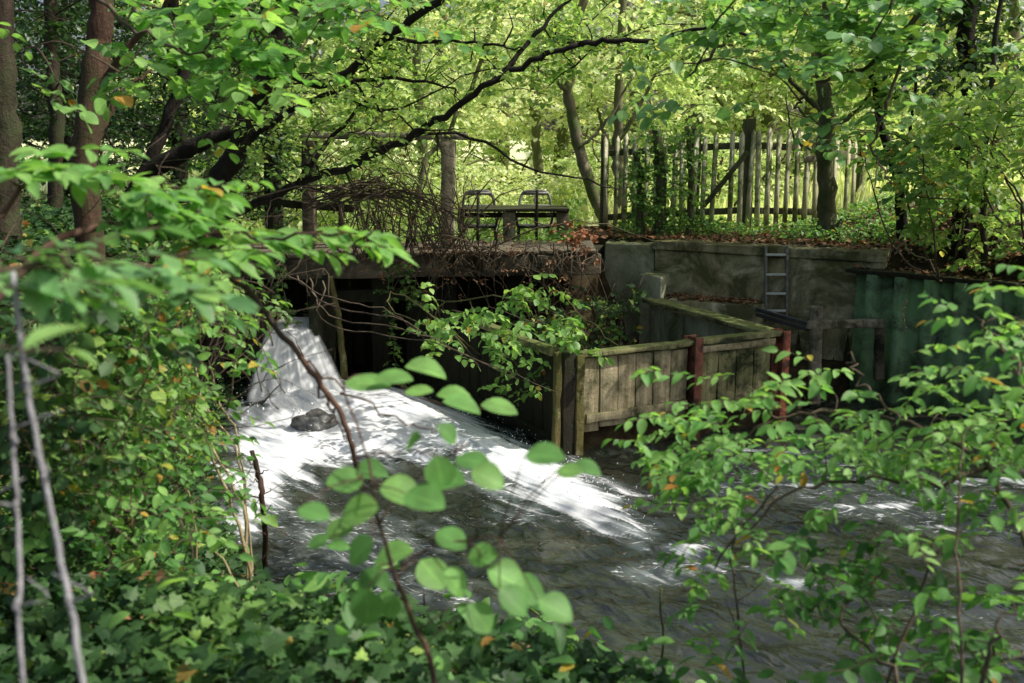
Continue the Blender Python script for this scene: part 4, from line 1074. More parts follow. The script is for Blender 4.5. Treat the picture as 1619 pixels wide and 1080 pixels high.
# ivy-clad stump post by the fence
for (uu, vt, lb, r) in ((1042, 205, 'ivy-smothered stump in front of the left end of the fence', .09), (1090, 200, 'ivy-clad slender trunk against the fence post', .05), (1010, 240, 'ragged ivy column at the left end of the fence', .06)):
    b = ground_pt(uu, 372, 13.6); p = Plant()
    p.limb([b, at(uu + 3, 290, 13.6), at(uu - 4, vt, 13.6)], r, r * .7, 9)
    C = np.array([at(uu + rng.normal(0, (14 if r > .08 else 7) * (.4 + .9 * vnoise(np.array([v * .03 + uu]), np.array([1.5]))[0])), v, 13.6 - r * .8 * rng.random()) for v in np.linspace(vt, 372, 26)])
    p.clumps(C, 6, .15, 5, .055, branch=None, flat=.3, tint=(0.1, .95), jit=.09)
    p.build('ivy_clad_tree', b, lb, 'trunk', M['picket_post'], M['leaf_mid'], 'mid', names=('trunk', 'ivy'))
# bare sunlit trunks beyond the deck
def bare(lb, pts, r0, r1, crown, n, leaf='leaf_glow', mat='bark_pale', extra=(), yr=(15, 18), name='slender_tree', S_=8, size=.11):
    b = ground_pt(*pts[0]); p = Plant()
    p.limb([b] + [at(*q) for q in pts[1:]], r0, r1, 8, 26, .015)
    for ex in extra: p.limb([at(*q) for q in ex[0]], ex[1], ex[2], 7)
    if crown: p.clumps(in_poly(crown, n, *yr), S_, .42, 8, size, tint=(.1, .9), branch=(.012, .005))
    p.autumn(.03, .9, 1)
    return p.build(name, b, lb, 'tree', M[mat], M[leaf], 'mid')
bare('slanting pale bare trunk bending up beyond the table', [(962, 372, 15.2), (945, 320, 15.2), (922, 260, 15.3), (905, 190, 15.4), (900, 150, 15.4), (905, 90, 15.5), (930, -40, 15.5)], .11, .06,
     [(800, -60), (1030, -60), (1010, 130), (860, 140)], 26, extra=[([(900, 150, 15.4), (870, 120, 15.3), (840, 105, 15.2)], .05, .02), ([(915, 235, 15.3), (960, 190, 15.3), (1000, 120, 15.3)], .03, .015)], yr=(14.8, 17))
bare('paired pale stems beside the ivy-smothered stump', [(985, 372, 15.8), (980, 300, 15.8), (975, 220, 15.8), (982, 120, 15.8), (985, -60, 15.8)], .10, .06,
     [(960, 60), (1160, 40), (1140, 210), (1010, 200)], 26, extra=[([(978, 260, 15.8), (958, 220, 15.8), (945, 170, 15.9)], .05, .02), ([(979, 220, 15.8), (1010, 170, 15.8), (1040, 110, 15.8)], .045, .02)], yr=(15, 18))
bare('pale slim trunk far off between the chairs', [(852, 330, 24), (850, 250, 24), (846, 150, 24), (850, -40, 24)], .13, .09, [(740, -60), (960, -60), (900, 180), (760, 200)], 40, leaf='leaf_pale', yr=(21, 27), size=.14)
bare('pale slim trunk far off beyond the gantry', [(662, 330, 22), (668, 230, 22), (660, 120, 22), (655, -60, 22)], .12, .08, [(540, -60), (800, -60), (760, 190), (560, 200)], 42, leaf='leaf_glow', yr=(19, 25), size=.13)
bare('leaning pale pole-like trunk behind the dead creeper', [(640, 350, 17), (672, 260, 17), (705, 215, 17.2), (760, 100, 17.4), (800, -40, 17.5)], .05, .03, [(640, -40), (860, -40), (840, 150), (700, 180)], 24, yr=(16, 19))
bare('pale trunk seen above the fence between hanging leaves', [(1380, 300, 20), (1385, 200, 20), (1390, 120, 20), (1395, -60, 20)], .16, .10, [(1280, -60), (1470, -60), (1440, 200), (1320, 210)], 36, leaf='leaf_pale', yr=(18, 23), size=.13)
bare('dark trunk in shaded leaves at the upper right', [(1520, 400, 11.5), (1524, 260, 11.5), (1530, 120, 11.5), (1528, -120, 11.5)], .12, .09, [(1470, -60), (1610, -60), (1600, 130), (1480, 150)], 26, leaf='leaf_dark', mat='bark_dark', yr=(10.8, 12.2), size=.09)
bare('thin upright stem among the sunlit leaves at the right', [(1560, 420, 10.9), (1556, 300, 10.9), (1566, 160, 10.9), (1590, -80, 10.9)], .04, .025, [(1480, 140), (1640, 120), (1640, 300), (1500, 330)], 22, leaf='leaf_sun', mat='bark', yr=(10.2, 12.0), size=.09)

# ---- far trees beyond the meadow
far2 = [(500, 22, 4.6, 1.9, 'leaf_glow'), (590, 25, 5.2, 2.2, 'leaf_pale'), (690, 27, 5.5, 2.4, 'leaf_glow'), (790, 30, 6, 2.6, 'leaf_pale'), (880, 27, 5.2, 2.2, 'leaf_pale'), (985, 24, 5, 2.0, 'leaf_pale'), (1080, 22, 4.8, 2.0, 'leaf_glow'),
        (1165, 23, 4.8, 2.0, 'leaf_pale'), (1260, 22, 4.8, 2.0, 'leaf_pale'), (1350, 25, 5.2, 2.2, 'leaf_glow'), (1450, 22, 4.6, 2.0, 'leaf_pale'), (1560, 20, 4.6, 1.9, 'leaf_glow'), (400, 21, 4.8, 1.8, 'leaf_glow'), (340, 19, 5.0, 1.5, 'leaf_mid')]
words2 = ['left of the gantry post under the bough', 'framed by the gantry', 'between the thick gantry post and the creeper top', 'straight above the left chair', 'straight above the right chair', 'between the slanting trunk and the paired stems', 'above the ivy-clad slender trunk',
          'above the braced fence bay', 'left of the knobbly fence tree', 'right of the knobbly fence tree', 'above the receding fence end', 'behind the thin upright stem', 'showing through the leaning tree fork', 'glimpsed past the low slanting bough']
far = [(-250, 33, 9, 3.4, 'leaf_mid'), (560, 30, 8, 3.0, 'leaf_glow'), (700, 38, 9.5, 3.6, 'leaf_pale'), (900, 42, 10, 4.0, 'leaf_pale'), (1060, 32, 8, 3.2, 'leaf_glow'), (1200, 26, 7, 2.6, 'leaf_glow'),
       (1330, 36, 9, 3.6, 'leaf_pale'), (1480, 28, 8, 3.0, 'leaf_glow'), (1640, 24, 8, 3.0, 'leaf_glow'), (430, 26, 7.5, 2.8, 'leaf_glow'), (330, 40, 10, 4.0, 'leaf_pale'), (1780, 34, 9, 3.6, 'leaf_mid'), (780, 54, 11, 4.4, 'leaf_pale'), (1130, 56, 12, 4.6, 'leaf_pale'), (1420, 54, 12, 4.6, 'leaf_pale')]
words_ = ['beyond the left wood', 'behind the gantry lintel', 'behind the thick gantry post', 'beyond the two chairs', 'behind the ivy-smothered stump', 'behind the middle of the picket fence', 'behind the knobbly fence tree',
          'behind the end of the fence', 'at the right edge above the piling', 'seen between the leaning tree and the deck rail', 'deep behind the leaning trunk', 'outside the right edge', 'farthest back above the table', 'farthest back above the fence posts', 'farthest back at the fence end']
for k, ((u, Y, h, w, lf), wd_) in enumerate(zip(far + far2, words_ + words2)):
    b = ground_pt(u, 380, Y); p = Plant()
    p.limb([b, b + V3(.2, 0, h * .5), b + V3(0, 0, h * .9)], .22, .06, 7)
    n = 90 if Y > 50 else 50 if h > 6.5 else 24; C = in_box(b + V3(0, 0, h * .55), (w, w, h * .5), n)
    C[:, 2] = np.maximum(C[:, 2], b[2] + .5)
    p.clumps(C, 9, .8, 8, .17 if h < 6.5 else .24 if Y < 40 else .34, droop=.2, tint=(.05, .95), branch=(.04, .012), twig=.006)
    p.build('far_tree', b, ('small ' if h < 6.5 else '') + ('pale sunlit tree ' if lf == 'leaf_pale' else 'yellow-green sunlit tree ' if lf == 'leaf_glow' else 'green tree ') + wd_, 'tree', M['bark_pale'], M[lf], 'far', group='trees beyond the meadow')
# sunlit shrubs right behind deck and fence
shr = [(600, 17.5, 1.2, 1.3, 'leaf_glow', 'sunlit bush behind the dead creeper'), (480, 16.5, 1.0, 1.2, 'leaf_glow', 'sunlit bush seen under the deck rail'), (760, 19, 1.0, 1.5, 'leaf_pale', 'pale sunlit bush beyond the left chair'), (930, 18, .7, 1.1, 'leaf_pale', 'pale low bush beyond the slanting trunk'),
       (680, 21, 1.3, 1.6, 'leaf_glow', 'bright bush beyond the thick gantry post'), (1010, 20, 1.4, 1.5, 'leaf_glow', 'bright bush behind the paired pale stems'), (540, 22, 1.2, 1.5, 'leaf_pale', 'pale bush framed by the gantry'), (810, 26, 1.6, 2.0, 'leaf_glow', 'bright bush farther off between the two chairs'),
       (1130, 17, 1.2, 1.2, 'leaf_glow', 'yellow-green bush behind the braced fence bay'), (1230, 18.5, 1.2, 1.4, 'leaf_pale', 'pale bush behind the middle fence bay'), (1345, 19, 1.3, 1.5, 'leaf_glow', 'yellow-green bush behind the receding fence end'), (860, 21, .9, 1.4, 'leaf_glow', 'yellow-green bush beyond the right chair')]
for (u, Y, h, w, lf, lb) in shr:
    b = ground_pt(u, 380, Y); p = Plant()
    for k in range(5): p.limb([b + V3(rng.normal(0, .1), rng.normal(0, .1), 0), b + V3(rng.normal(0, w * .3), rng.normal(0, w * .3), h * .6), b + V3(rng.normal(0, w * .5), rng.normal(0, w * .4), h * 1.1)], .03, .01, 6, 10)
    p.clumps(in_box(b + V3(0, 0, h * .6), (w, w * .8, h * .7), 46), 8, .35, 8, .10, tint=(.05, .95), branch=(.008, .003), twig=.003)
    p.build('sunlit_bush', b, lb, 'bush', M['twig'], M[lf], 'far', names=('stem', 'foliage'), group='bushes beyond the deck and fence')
# sunlit shrub mass at right above piling
for (poly, n, yr, base, lb, lf, au) in (([(1420, 210), (1640, 170), (1640, 400), (1560, 430), (1470, 400), (1430, 330)], 46, (10.3, 12.2), (1560, 440, 11.6), 'bright sunlit shrub spilling over the right end of the piling', 'leaf_sun', .03),
                                    ([(1320, 200), (1480, 190), (1500, 290), (1400, 300)], 9, (9.4, 10.4), (1500, 440, 11.2), 'shrub with rusty leaf tips reaching left before the fence end', 'leaf_mid', .12),
                                    ([(1450, 150), (1640, 100), (1640, 260), (1500, 280)], 20, (8.8, 10.2), (1640, 470, 10.6), 'tall leafy shrub at the right edge above the piling', 'leaf_sun', .03)):
    b = ground_pt(*base); p = Plant()
    c0_ = np.mean([at(u, v, sum(yr) / 2) for u, v in poly], 0)
    for k in range(4): p.limb([b + rng.normal(0, .06, 3), (b + c0_) / 2 + rng.normal(0, .2, 3), c0_ + rng.normal(0, .4, 3)], .014, .006, 7)
    p.clumps(in_poly(poly, n, *yr), 6, .32, 8, .085, dirmean=(-.3, -.2, -.05), droop=.2, tint=(.1, .9), branch=(.009, .003))
    p.autumn(au)
    p.build('shrub', b, lb, 'shrub', M['twig'], M[lf], 'mid', names=('stem', 'foliage'))
# pale dead branch on the bank top right
m = Plant(); m.limb([at(1415, 402, 11.2), at(1428, 372, 11.1), at(1452, 355, 11.0), at(1478, 372, 10.95)], .014, .006, 6); m.limb([at(1428, 378, 11.1), at(1440, 400, 11.0), at(1478, 412, 10.9)], .012, .005, 6)
tag(m.flush().build('dead_branch', M['twig_straw'], smooth=True), 'pale bare forked branch lying on the bank above the piling', 'branch')
m = Plant(); m.limb([at(1432, 475, 10.9), at(1428, 500, 10.9), at(1432, 525, 10.9)], .010, .006, 6)
tag(m.flush().build('hanging_root', M['twig_straw'], smooth=True), 'short pale root hanging down the face of the green piling', 'root')

# ---- dead creeper and brushwood on the deck
p = Plant()
base = at(640, 402, 11.75)
for k in range(120):
    u0 = rng.uniform(540, 780); a = at(u0, rng.uniform(385, 425), 11.75 + rng.normal(0, .12))
    top = rng.random() ** .8
    du = rng.normal(-30, 70); pk = at(u0 + du * .5, 400 - 190 * top * rng.uniform(.5, 1) * (1.0 if u0 < 740 else .35), 11.6 + rng.normal(0, .25))
    en = at(u0 + du + rng.normal(0, 30), 400 - 150 * top * rng.uniform(.2, 1) * (1.0 if u0 < 740 else .35), 11.5 + rng.normal(0, .3))
    p.limb([a, pk, en], rng.uniform(.005, .013), .003, 4, 10, .012)
for k in range(70):
    u0 = rng.uniform(640, 960); a = at(u0, rng.uniform(380, 405), 11.85 + rng.normal(0, .1))
    pk = at(u0 + rng.normal(0, 25), rng.uniform(385, 430), 11.5 + rng.normal(0, .12)); en = at(u0 + rng.normal(0, 40), rng.uniform(430, 520), 11.5 + rng.normal(0, .12))
    p.limb([a, pk, en], rng.uniform(.003, .008), .002, 4, 10, .012)
for k in range(30):
    u0 = rng.uniform(470, 560); a = at(u0, rng.uniform(290, 330), 11.4 + rng.normal(0, .15))
    p.limb([a, at(u0 + 90, 300 + rng.normal(0, 15), 11.4), at(u0 + rng.uniform(120, 240), 350 + rng.normal(0, 25), 11.5)], rng.uniform(.006, .014), .004, 4, 12, .014)
C = in_poly([(560, 230), (690, 260), (760, 380), (940, 390), (900, 470), (620, 440), (560, 330)], 46, 11.3, 12.0)
p.clumps(C, 3, .14, 5, .05, branch=None, tint=(.1, .9), flat=.2, twig=.0015)
p.build('dead_creeper', base, 'tangle of dead brown creeper stems heaped over the deck and hanging from its beam', 'creeper', M['twig'], M['leaf_dead'], 'slim', names=('stem', 'foliage'))
p = Plant(); q0 = at(915, 400, 12.0)
p.limb([q0 + V3(0, 0, -.1), q0 + V3(.02, 0, .1)], .01, .004, 5)
p.clumps(np.array([at(912 + rng.normal(0, 8), 385 + rng.normal(0, 10), 12.0) for k in range(8)]), 4, .1, 5, .06, branch=(.004, .002), tint=(.85, 1), flat=.2)
for t in p.T: t[:] = rng.uniform(.88, 1, len(t))
p.build('withered_sprig', q0, 'rust-red withered sprig at the end of the deck beside the concrete wall', 'sprig', M['twig'], M['leaf_dead'], 'mid', names=('stem', 'foliage'))

# ---- ivy strands hanging from the deck
for k, (u, v0, v1, Y, lb) in enumerate(((612, 425, 600, 11.55, 'long ivy strand hanging from the deck beam into the dark opening'), (440, 425, 510, 11.4, 'ivy strand trailing beside the waterfall crest'), (640, 425, 480, 11.6, 'short ivy strand hanging beside the dead creeper'))):
    p = Plant(); c = p.limb([at(u, v0 - 8, Y), at(u + 8, (v0 + v1) / 2, Y - .05), at(u + 18, v1, Y - .03)], .006, .003, 5)
    p.clumps(c[::2], 3, .10, 5, .055, branch=None, flat=.3, tint=(.4, .95), jit=.03)
    p.build('ivy_strand', c[0], lb, 'ivy', M['twig_green'], M['leaf_ivy'], 'ivy', names=('stem', 'foliage'), group='ivy strands on the deck')

# ---- bramble on the planked island
p = Plant(); b = V3(-.1, 10.9, .3)
p.limb([b, at(690, 500, 10.2), at(760, 470, 9.6), at(850, 480, 9.2), at(930, 530, 9.1)], .010, .004, 6)
p.limb([b + V3(.1, .1, 0), at(640, 470, 10.3), at(620, 490, 9.8), at(680, 520, 9.2)], .010, .004, 6)
p.limb([b + V3(.2, 0, 0), at(880, 480, 9.7), at(920, 500, 9.4), at(980, 548, 9.2)], .008, .003, 6)
p.clumps(in_poly([(610, 480), (720, 470), (780, 450), (900, 470), (955, 520), (945, 560), (860, 600), (790, 580), (700, 550), (615, 530)], 30, 8.9, 9.9), 4, .20, 6, .085, dirmean=(.1, -.4, -.1), vert=.2, flat=.7, tint=(.35, .92), branch=(.005, .002))
p.autumn(.03)
p.build('bramble', b, 'leafy bramble draped over the plank wall corner', 'bramble', M['twig_green'], M['leaf_mid'], 'mid', names=('stem', 'foliage'))
p = Plant(); b = at(560, 445, 11.4)
for k in range(4): p.limb([at(450 + 20 * k, 432 + 4 * k, 8.2), at(520, 470 + 14 * k, 8.0), at(620 + 20 * k, 495 + 16 * k, 7.9), at(700 + 60 * k, 560 + 20 * k, 7.9)], .008, .003, 5)
tag(p.flush().build('bare_cane', M['twig'], smooth=True), 'thin bare canes slanting across below the deck towards the plank wall', 'cane')
# dark scrub inside the island and behind
p = Plant(); b = V3(.6, 11.6, .3)
for k in range(40):
    a = V3(rng.uniform(.1, 1.5), rng.uniform(11, 12.4), .3); p.limb([a, a + V3(rng.normal(0, .15), rng.normal(0, .1), .5), a + V3(rng.normal(.1, .3), rng.normal(-.2, .2), rng.uniform(.6, 1.1))], .008, .003, 4, 8)
p.clumps(np.stack([rng.uniform(.0, 1.5, 34), rng.uniform(10.9, 12.3, 34), rng.uniform(.5, 1.15, 34)], 1), 5, .2, 6, .08, branch=None, tint=(.0, .7), flat=.4)
p.autumn(.12)
p.build('scrub_bush', b, 'dark dry scrub filling the hollow behind the plank wall', 'scrub', M['twig'], M['leaf_ivy'], 'mid', names=('stem', 'foliage'))

# ---- left foreground elder
P4 = Plant(); b = V3(-1.55, 1.7, gz(-1.55, 1.7) - .05)
P4.limb([b, b + V3(.1, .2, .8), at(60, 420, 2.3), at(200, 360, 2.6), at(330, 380, 2.8), at(390, 455, 2.75)], .011, .008, 8)
P4.limb([at(388, 452, 2.75), at(440, 520, 2.7), at(500, 600, 2.65), at(545, 670, 2.6), at(565, 742, 2.6)], .009, .0075, 7, 26, .003)
P4.limb([at(500, 600, 2.65), at(520, 650, 2.66), at(548, 700, 2.7)], .004, .002, 5); P4.limb([at(480, 575, 2.66), at(540, 610, 2.7), at(640, 668, 2.7), at(700, 680, 2.7)], .004, .002, 5)
P4.limb([b, b + V3(-.1, .3, 1.0), at(40, 300, 2.6), at(120, 270, 2.8)], .010, .005, 7)
P4.limb([at(200, 360, 2.6), at(330, 350, 2.7), at(430, 378, 2.7), at(520, 372, 2.6), at(590, 365, 2.6)], .006, .003, 6)
def fo(pl, uvs, n, L, m, size, dm, tint=(.3, .85), flat=.97, vert=.07, br=(.005, .0025), droop=.10, sp=.6):
    pl.clumps(np.array([at(*q) for q in uvs]), n, L, m, size, dirmean=dm, spread=sp, vert=vert, flat=flat, tint=tint, branch=br, droop=droop, jit=.02, hang=.12)
fo(P4, [(60, 250, 2.6), (100, 245, 2.7), (20, 290, 2.5), (140, 280, 2.6), (90, 290, 2.6)], 2, .17, 7, .080, (.7, -.2, .0), tint=(.35, .85))
fo(P4, [(200, 300, 2.7), (250, 330, 2.6), (290, 340, 2.7), (190, 350, 2.5), (160, 330, 2.5), (330, 300, 2.8), (240, 360, 2.7)], 3, .17, 7, .076, (.7, -.2, .0), tint=(.3, .9))
fo(P4, [(300, 375, 2.7), (350, 368, 2.8), (400, 372, 2.7), (450, 368, 2.7), (500, 370, 2.6), (330, 410, 2.6), (270, 410, 2.5)], 2, .17, 7, .080, (.8, -.1, .0), tint=(.45, .9))
fo(P4, [(545, 362, 2.6), (560, 385, 2.6)], 1, .12, 4, .095, (.9, 0, 0), tint=(.75, .9), sp=.1)
P4.autumn(.015)
P4.build('elder_shrub', b, 'blurred near elder with a brown cane drooping in front of the waterfall', 'shrub', M['twig_red'], M['leaf_fore'], 'elder', names=('stem', 'foliage'), smooth=True)
P5 = Plant(); b = V3(-1.2, .8, gz(-1.2, .8) - .05)
P5.limb([b, b + V3(.0, .3, .9), at(20, 440, 1.5), at(120, 430, 1.6)], .007, .004, 7)
fo(P5, [(10, 410, 1.55), (60, 440, 1.55), (130, 430, 1.7), (190, 420, 1.8), (-20, 480, 1.5), (280, 450, 1.9), (230, 440, 1.85)], 2, .14, 5, .076, (.8, -.05, -.05), tint=(.2, .8))
fo(P5, [(-60, 570, 1.2)], 1, .12, 3, .075, (.9, 0, .02), tint=(.5, .8), sp=.1)
P5.build('elder_shrub', b, 'out-of-focus blue-green leaves closest at the left edge', 'shrub', M['twig'], M['leaf_blue'], 'elder', names=('stem', 'foliage'), smooth=True)

# ---- left bank bushes (sharper, further)
lb_polys = [([(120, 440), (280, 430), (370, 470), (340, 520), (240, 540), (130, 510)], 32, (3.4, 4.4), 'feathery bush on the left bank just below the elder leaves', (-1.9, 3.9), 'leaf_fore'),
            ([(100, 560), (270, 560), (320, 630), (290, 690), (180, 700), (110, 640)], 40, (3.4, 4.6), 'leafy bush halfway down the left bank beside the fall', (-2.1, 3.8), 'leaf_mid'),
            ([(60, 720), (250, 710), (310, 770), (330, 850), (230, 880), (80, 850)], 40, (3.1, 4.3), 'leafy bush at the foot of the left bank beside the white water', (-1.9, 3.4), 'leaf_fore'),
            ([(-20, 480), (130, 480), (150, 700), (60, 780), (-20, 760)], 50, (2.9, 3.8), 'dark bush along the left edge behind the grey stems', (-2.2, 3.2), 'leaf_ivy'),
            ([(310, 440), (390, 440), (390, 500), (350, 540)], 10, (5.0, 6.2), 'drooping bush at the top of the left bank by the deck end', (-2.5, 5.6), 'leaf_mid')]
for poly, n, yr, lb, bx_, lf in lb_polys:
    b = V3(bx_[0], bx_[1], gz(*bx_) - .05); p = Plant()
    c0_ = np.mean([at(u, v, sum(yr) / 2) for u, v in poly], 0)
    for k in range(4): p.limb([b + rng.normal(0, .05, 3), (b + c0_) / 2 + rng.normal(0, .1, 3), c0_ + rng.normal(0, .12, 3)], .010, .004, 6, 12, .008)
    p.clumps(in_poly(poly, n, *yr), 4, .18, 7, .054, dirmean=(.5, -.35, -.1), vert=.25, flat=.7, tint=(.1, .85), branch=(.004, .002), droop=.2)
    for k in range(34):
        a_ = c0_ + rng.normal(0, .28, 3); p.limb([a_, a_ + V3(rng.normal(0, .1), rng.normal(0, .06), .14), a_ + V3(rng.normal(0, .22), rng.normal(0, .1), rng.uniform(.05, .4))], .003, .0012, 4, 8, .006, True, False)
    p.autumn(.08 if bx_[0] < -1.95 else .04)
    p.build('bank_bush', b, lb, 'bush', M['twig'], M[lf], 'elder' if lf != 'leaf_ivy' else 'mid', names=('stem', 'foliage'), group='bushes on the left bank', cull=True)
# pale dry stalks
for k, (a, b_, c, r, lb) in enumerate((((395, 900, 4.2), (350, 760, 4.3), (290, 630, 4.5), .010, 'long straw-coloured stalk leaning up the left bank'), ((390, 830, 4.4), (330, 690, 4.6), (300, 540, 4.7), .009, 'straw stalk arching highest on the left bank'),
                                      ((385, 760, 4.6), (340, 660, 4.7), (270, 600, 4.8), .006, 'thin straw stalk bending left near the fall'), ((380, 720, 4.8), (350, 640, 4.9), (330, 570, 5.0), .006, 'short thin straw stalk beside the foam'),
                                      ((410, 1000, 3.4), (370, 920, 3.5), (330, 850, 3.6), .006, 'thin straw stalk low on the left bank'), ((300, 780, 3.9), (250, 720, 4.0), (190, 640, 4.2), .005, 'thin straw stalk among the bank leaves'))):
    p = Plant(); q0 = at(*a); q0b = V3(q0[0], q0[1], gz(q0[0], q0[1]) - .03)
    if q0b[2] > q0[2]: q0b = q0 - V3(0, 0, .1)
    p.limb([q0b, q0, at(*b_), at(*c)], r, r * .5, 6, 20, .006)
    tag(p.flush().build('dry_stalk', M['twig_straw'], smooth=True), lb, 'stalk', 'dry stalks on the left bank')
# brown dead stem with stubs
p = Plant(); a = atz(420, 880, .3); p.limb([V3(a[0], a[1], gz(a[0], a[1]) - .05), at(417, 820, 5.0), at(410, 760, 5.0), at(398, 712, 5.0)], .018, .013, 7, 20, .006)
for k in range(9):
    v = 735 + 14 * k; u = 404 + (v - 712) * .12; s = 1 if k % 2 else -1
    p.limb([at(u, v, 5.0), at(u + s * 16, v - 6, 4.98)], .005, .002, 5, 4)
tag(p.flush().build('dead_twig', M['twig_red'], smooth=True), 'broken reddish-brown stem with stubs standing in front of the foam', 'stem')
# grey out-of-focus stems at left
for k, (pts, r, lb) in enumerate((([(12, 560, 1.45), (22, 720, 1.42), (30, 880, 1.38), (40, 1150, 1.3)], .0042, 'thin blurred grey woody stem nearest the left edge'), ([(20, 430, 1.5), (48, 640, 1.45), (90, 860, 1.4), (140, 1150, 1.3)], .0055, 'blurred grey woody stem slanting down beside the thinner one'))):
    p = Plant(); q = [at(*t) for t in pts]; last = q[-1]
    p.limb(q + [V3(last[0] + .02, last[1] - .05, gz(last[0], last[1]) - .03)], r * .75, r, 8, 30, .0008)
    cc = p.sk[0]
    for j in (6, 11, 17, 22):
        if j < len(cc): p.limb([cc[j] + V3(0, 0, -.008), cc[j] + V3(rng.normal(0, .003), -.002, 0), cc[j] + V3(0, 0, .010)], r * .9, r * 1.05, 7, 6, .0006, True); p.limb([cc[j], cc[j] + V3(rng.normal(0, .03), -.01, .02), cc[j] + V3(rng.normal(0, .05), -.01, .05)], .0022, .001, 5, 6, .001, True)
    tag(p.flush().build('grey_stem', M['twig_grey'], smooth=True), lb, 'stem', 'grey stems at the left edge')

# ---- centre sapling
P6 = Plant(); b = V3(-.12, 1.62, 0); b[2] = gz(b[0], b[1]) - .05
P6.limb([b, at(690, 1110, 1.75), at(650, 980, 1.78), at(622, 900, 1.8), at(600, 830, 1.8), at(590, 770, 1.8)], .0068, .003, 8, 24, .002)
P6.limb([at(622, 900, 1.8), at(700, 860, 1.8), at(790, 850, 1.8)], .003, .0015, 5, 10, .002)
P6.limb([at(600, 830, 1.8), at(640, 770, 1.85), at(740, 700, 1.9)], .003, .0015, 5, 10, .002)
P6.limb([at(600, 830, 1.8), at(570, 760, 1.75), at(560, 700, 1.75)], .003, .0015, 5, 10, .002)
lv = [((655, 870), (-.9, .1), 1.0), ((665, 885), (.35, .3), .9), ((690, 840), (.8, .25), .8), ((600, 800), (-.8, .2), .9), ((600, 770), (.9, .15), 1.0), ((640, 780), (.9, .05), .95), ((575, 760), (-.8, -.1), .8),
      ((690, 720), (.2, .9), .75), ((720, 725), (.9, .0), .85), ((640, 720), (.3, -.6), .75), ((560, 745), (.7, -.1), .8), ((830, 720), (.9, -.1), .85), ((905, 735), (.9, .1), .7), ((745, 745), (.9, .25), .75), ((880, 745), (.7, -.1), .6),
      ((770, 900), (.8, .3), 1.0), ((790, 930), (.7, .5), .8), ((740, 955), (.6, .6), .8), ((850, 950), (.9, .3), .85), ((800, 925), (.9, .15), .95), ((580, 930), (.0, .9), .85), ((625, 940), (-.3, .8), .6), ((700, 900), (.5, .5), .8), ((740, 880), (.9, -.2), .7),
      ((590, 850), (-.5, .5), .75), ((560, 830), (-.7, .1), .7), ((680, 760), (.7, -.2), .85), ((720, 700), (-.4, -.6), .6), ((600, 900), (-.7, .5), .6), ((470, 805), (.9, .1), .7), ((520, 850), (-.7, .2), .5)]
for (u, v), (du, dv), s_ in lv:
    Y = 1.8 + rng.normal(0, .08)
    p0 = at(u, v, Y); dd = V3(du, -.25 + rng.normal(0, .12), -dv)
    P6.P.append(p0[None]); P6.D.append(dd[None]); P6.N.append((V3(rng.normal(0, .12), -.42 + rng.normal(0, .15), 1))[None]); P6.S.append(np.array([.086 * s_])); P6.T.append(np.array([rng.uniform(.35, .72)]))
    q_ = P6.near(p0); P6.limb([q_, (p0 + q_) / 2 + V3(0, 0, .01), p0], .002, .0012, 4, 5, .001, skel=False)
for (u, v), (du, dv), s_ in (((545, 605), (.9, .0), .95), ((640, 580), (.9, .05), .9), ((590, 600), (.9, -.1), .8), ((690, 625), (.9, .0), .8), ((700, 635), (.9, .1), .8), ((760, 640), (.9, .1), .8), ((640, 620), (.8, -.1), .6)):
    Y = 2.2 + rng.normal(0, .05); p0 = at(u, v, Y)
    P6.P.append(p0[None]); P6.D.append(V3(du, -.1, -dv)[None]); P6.N.append(V3(0, -.2, 1)[None]); P6.S.append(np.array([.11 * s_])); P6.T.append(np.array([rng.uniform(.5, .8)]))
P6.limb([at(590, 770, 1.8), at(570, 690, 1.95), at(545, 606, 2.15), at(600, 596, 2.2), at(700, 640, 2.2), at(770, 645, 2.2)], .003, .0015, 5, 20, .002)
P6.build('hazel_sapling', b, 'out-of-focus sapling with large rounded leaves in front of the white water', 'sapling', M['twig_red'], M['leaf_fore'], 'hazel', names=('stem', 'foliage'), smooth=True)

# ---- right foreground shrub
P7 = Plant(); b = V3(1.75, 2.0, 0); b[2] = gz(b[0], b[1]) - .05
P7.limb([b, at(1640, 900, 2.6), at(1560, 740, 2.9), at(1440, 670, 3.1), at(1320, 652, 3.2), at(1230, 662, 3.2), at(1150, 705, 3.2)], .010, .0035, 7, 30, .004)
P7.limb([b, at(1680, 800, 2.5), at(1640, 640, 2.7), at(1580, 540, 2.9), at(1540, 500, 3.0)], .009, .003, 7)
P7.limb([at(1440, 670, 3.1), at(1360, 600, 3.2), at(1340, 560, 3.2)], .006, .003, 6)
P7.limb([at(1560, 740, 2.9), at(1460, 760, 2.8), at(1330, 760, 2.8), at(1220, 800, 2.8), at(1130, 900, 2.8)], .007, .003, 6)
P7.limb([at(1230, 662, 3.2), at(1180, 620, 3.2), at(1170, 640, 3.2)], .004, .002, 5)
P7.limb([at(1520, 1090, 2.2), at(1515, 900, 2.4), at(1518, 760, 2.6), at(1525, 680, 2.7)], .004, .003, 6, 16, .003)
P7.limb([at(1180, 1090, 2.9), at(1165, 950, 2.9), at(1160, 860, 2.9), at(1230, 770, 2.9)], .004, .003, 6, 16, .003)
P7.limb([at(1400, 1090, 2.5), at(1450, 950, 2.6), at(1480, 880, 2.6), at(1530, 830, 2.7)], .005, .003, 6, 16, .003)
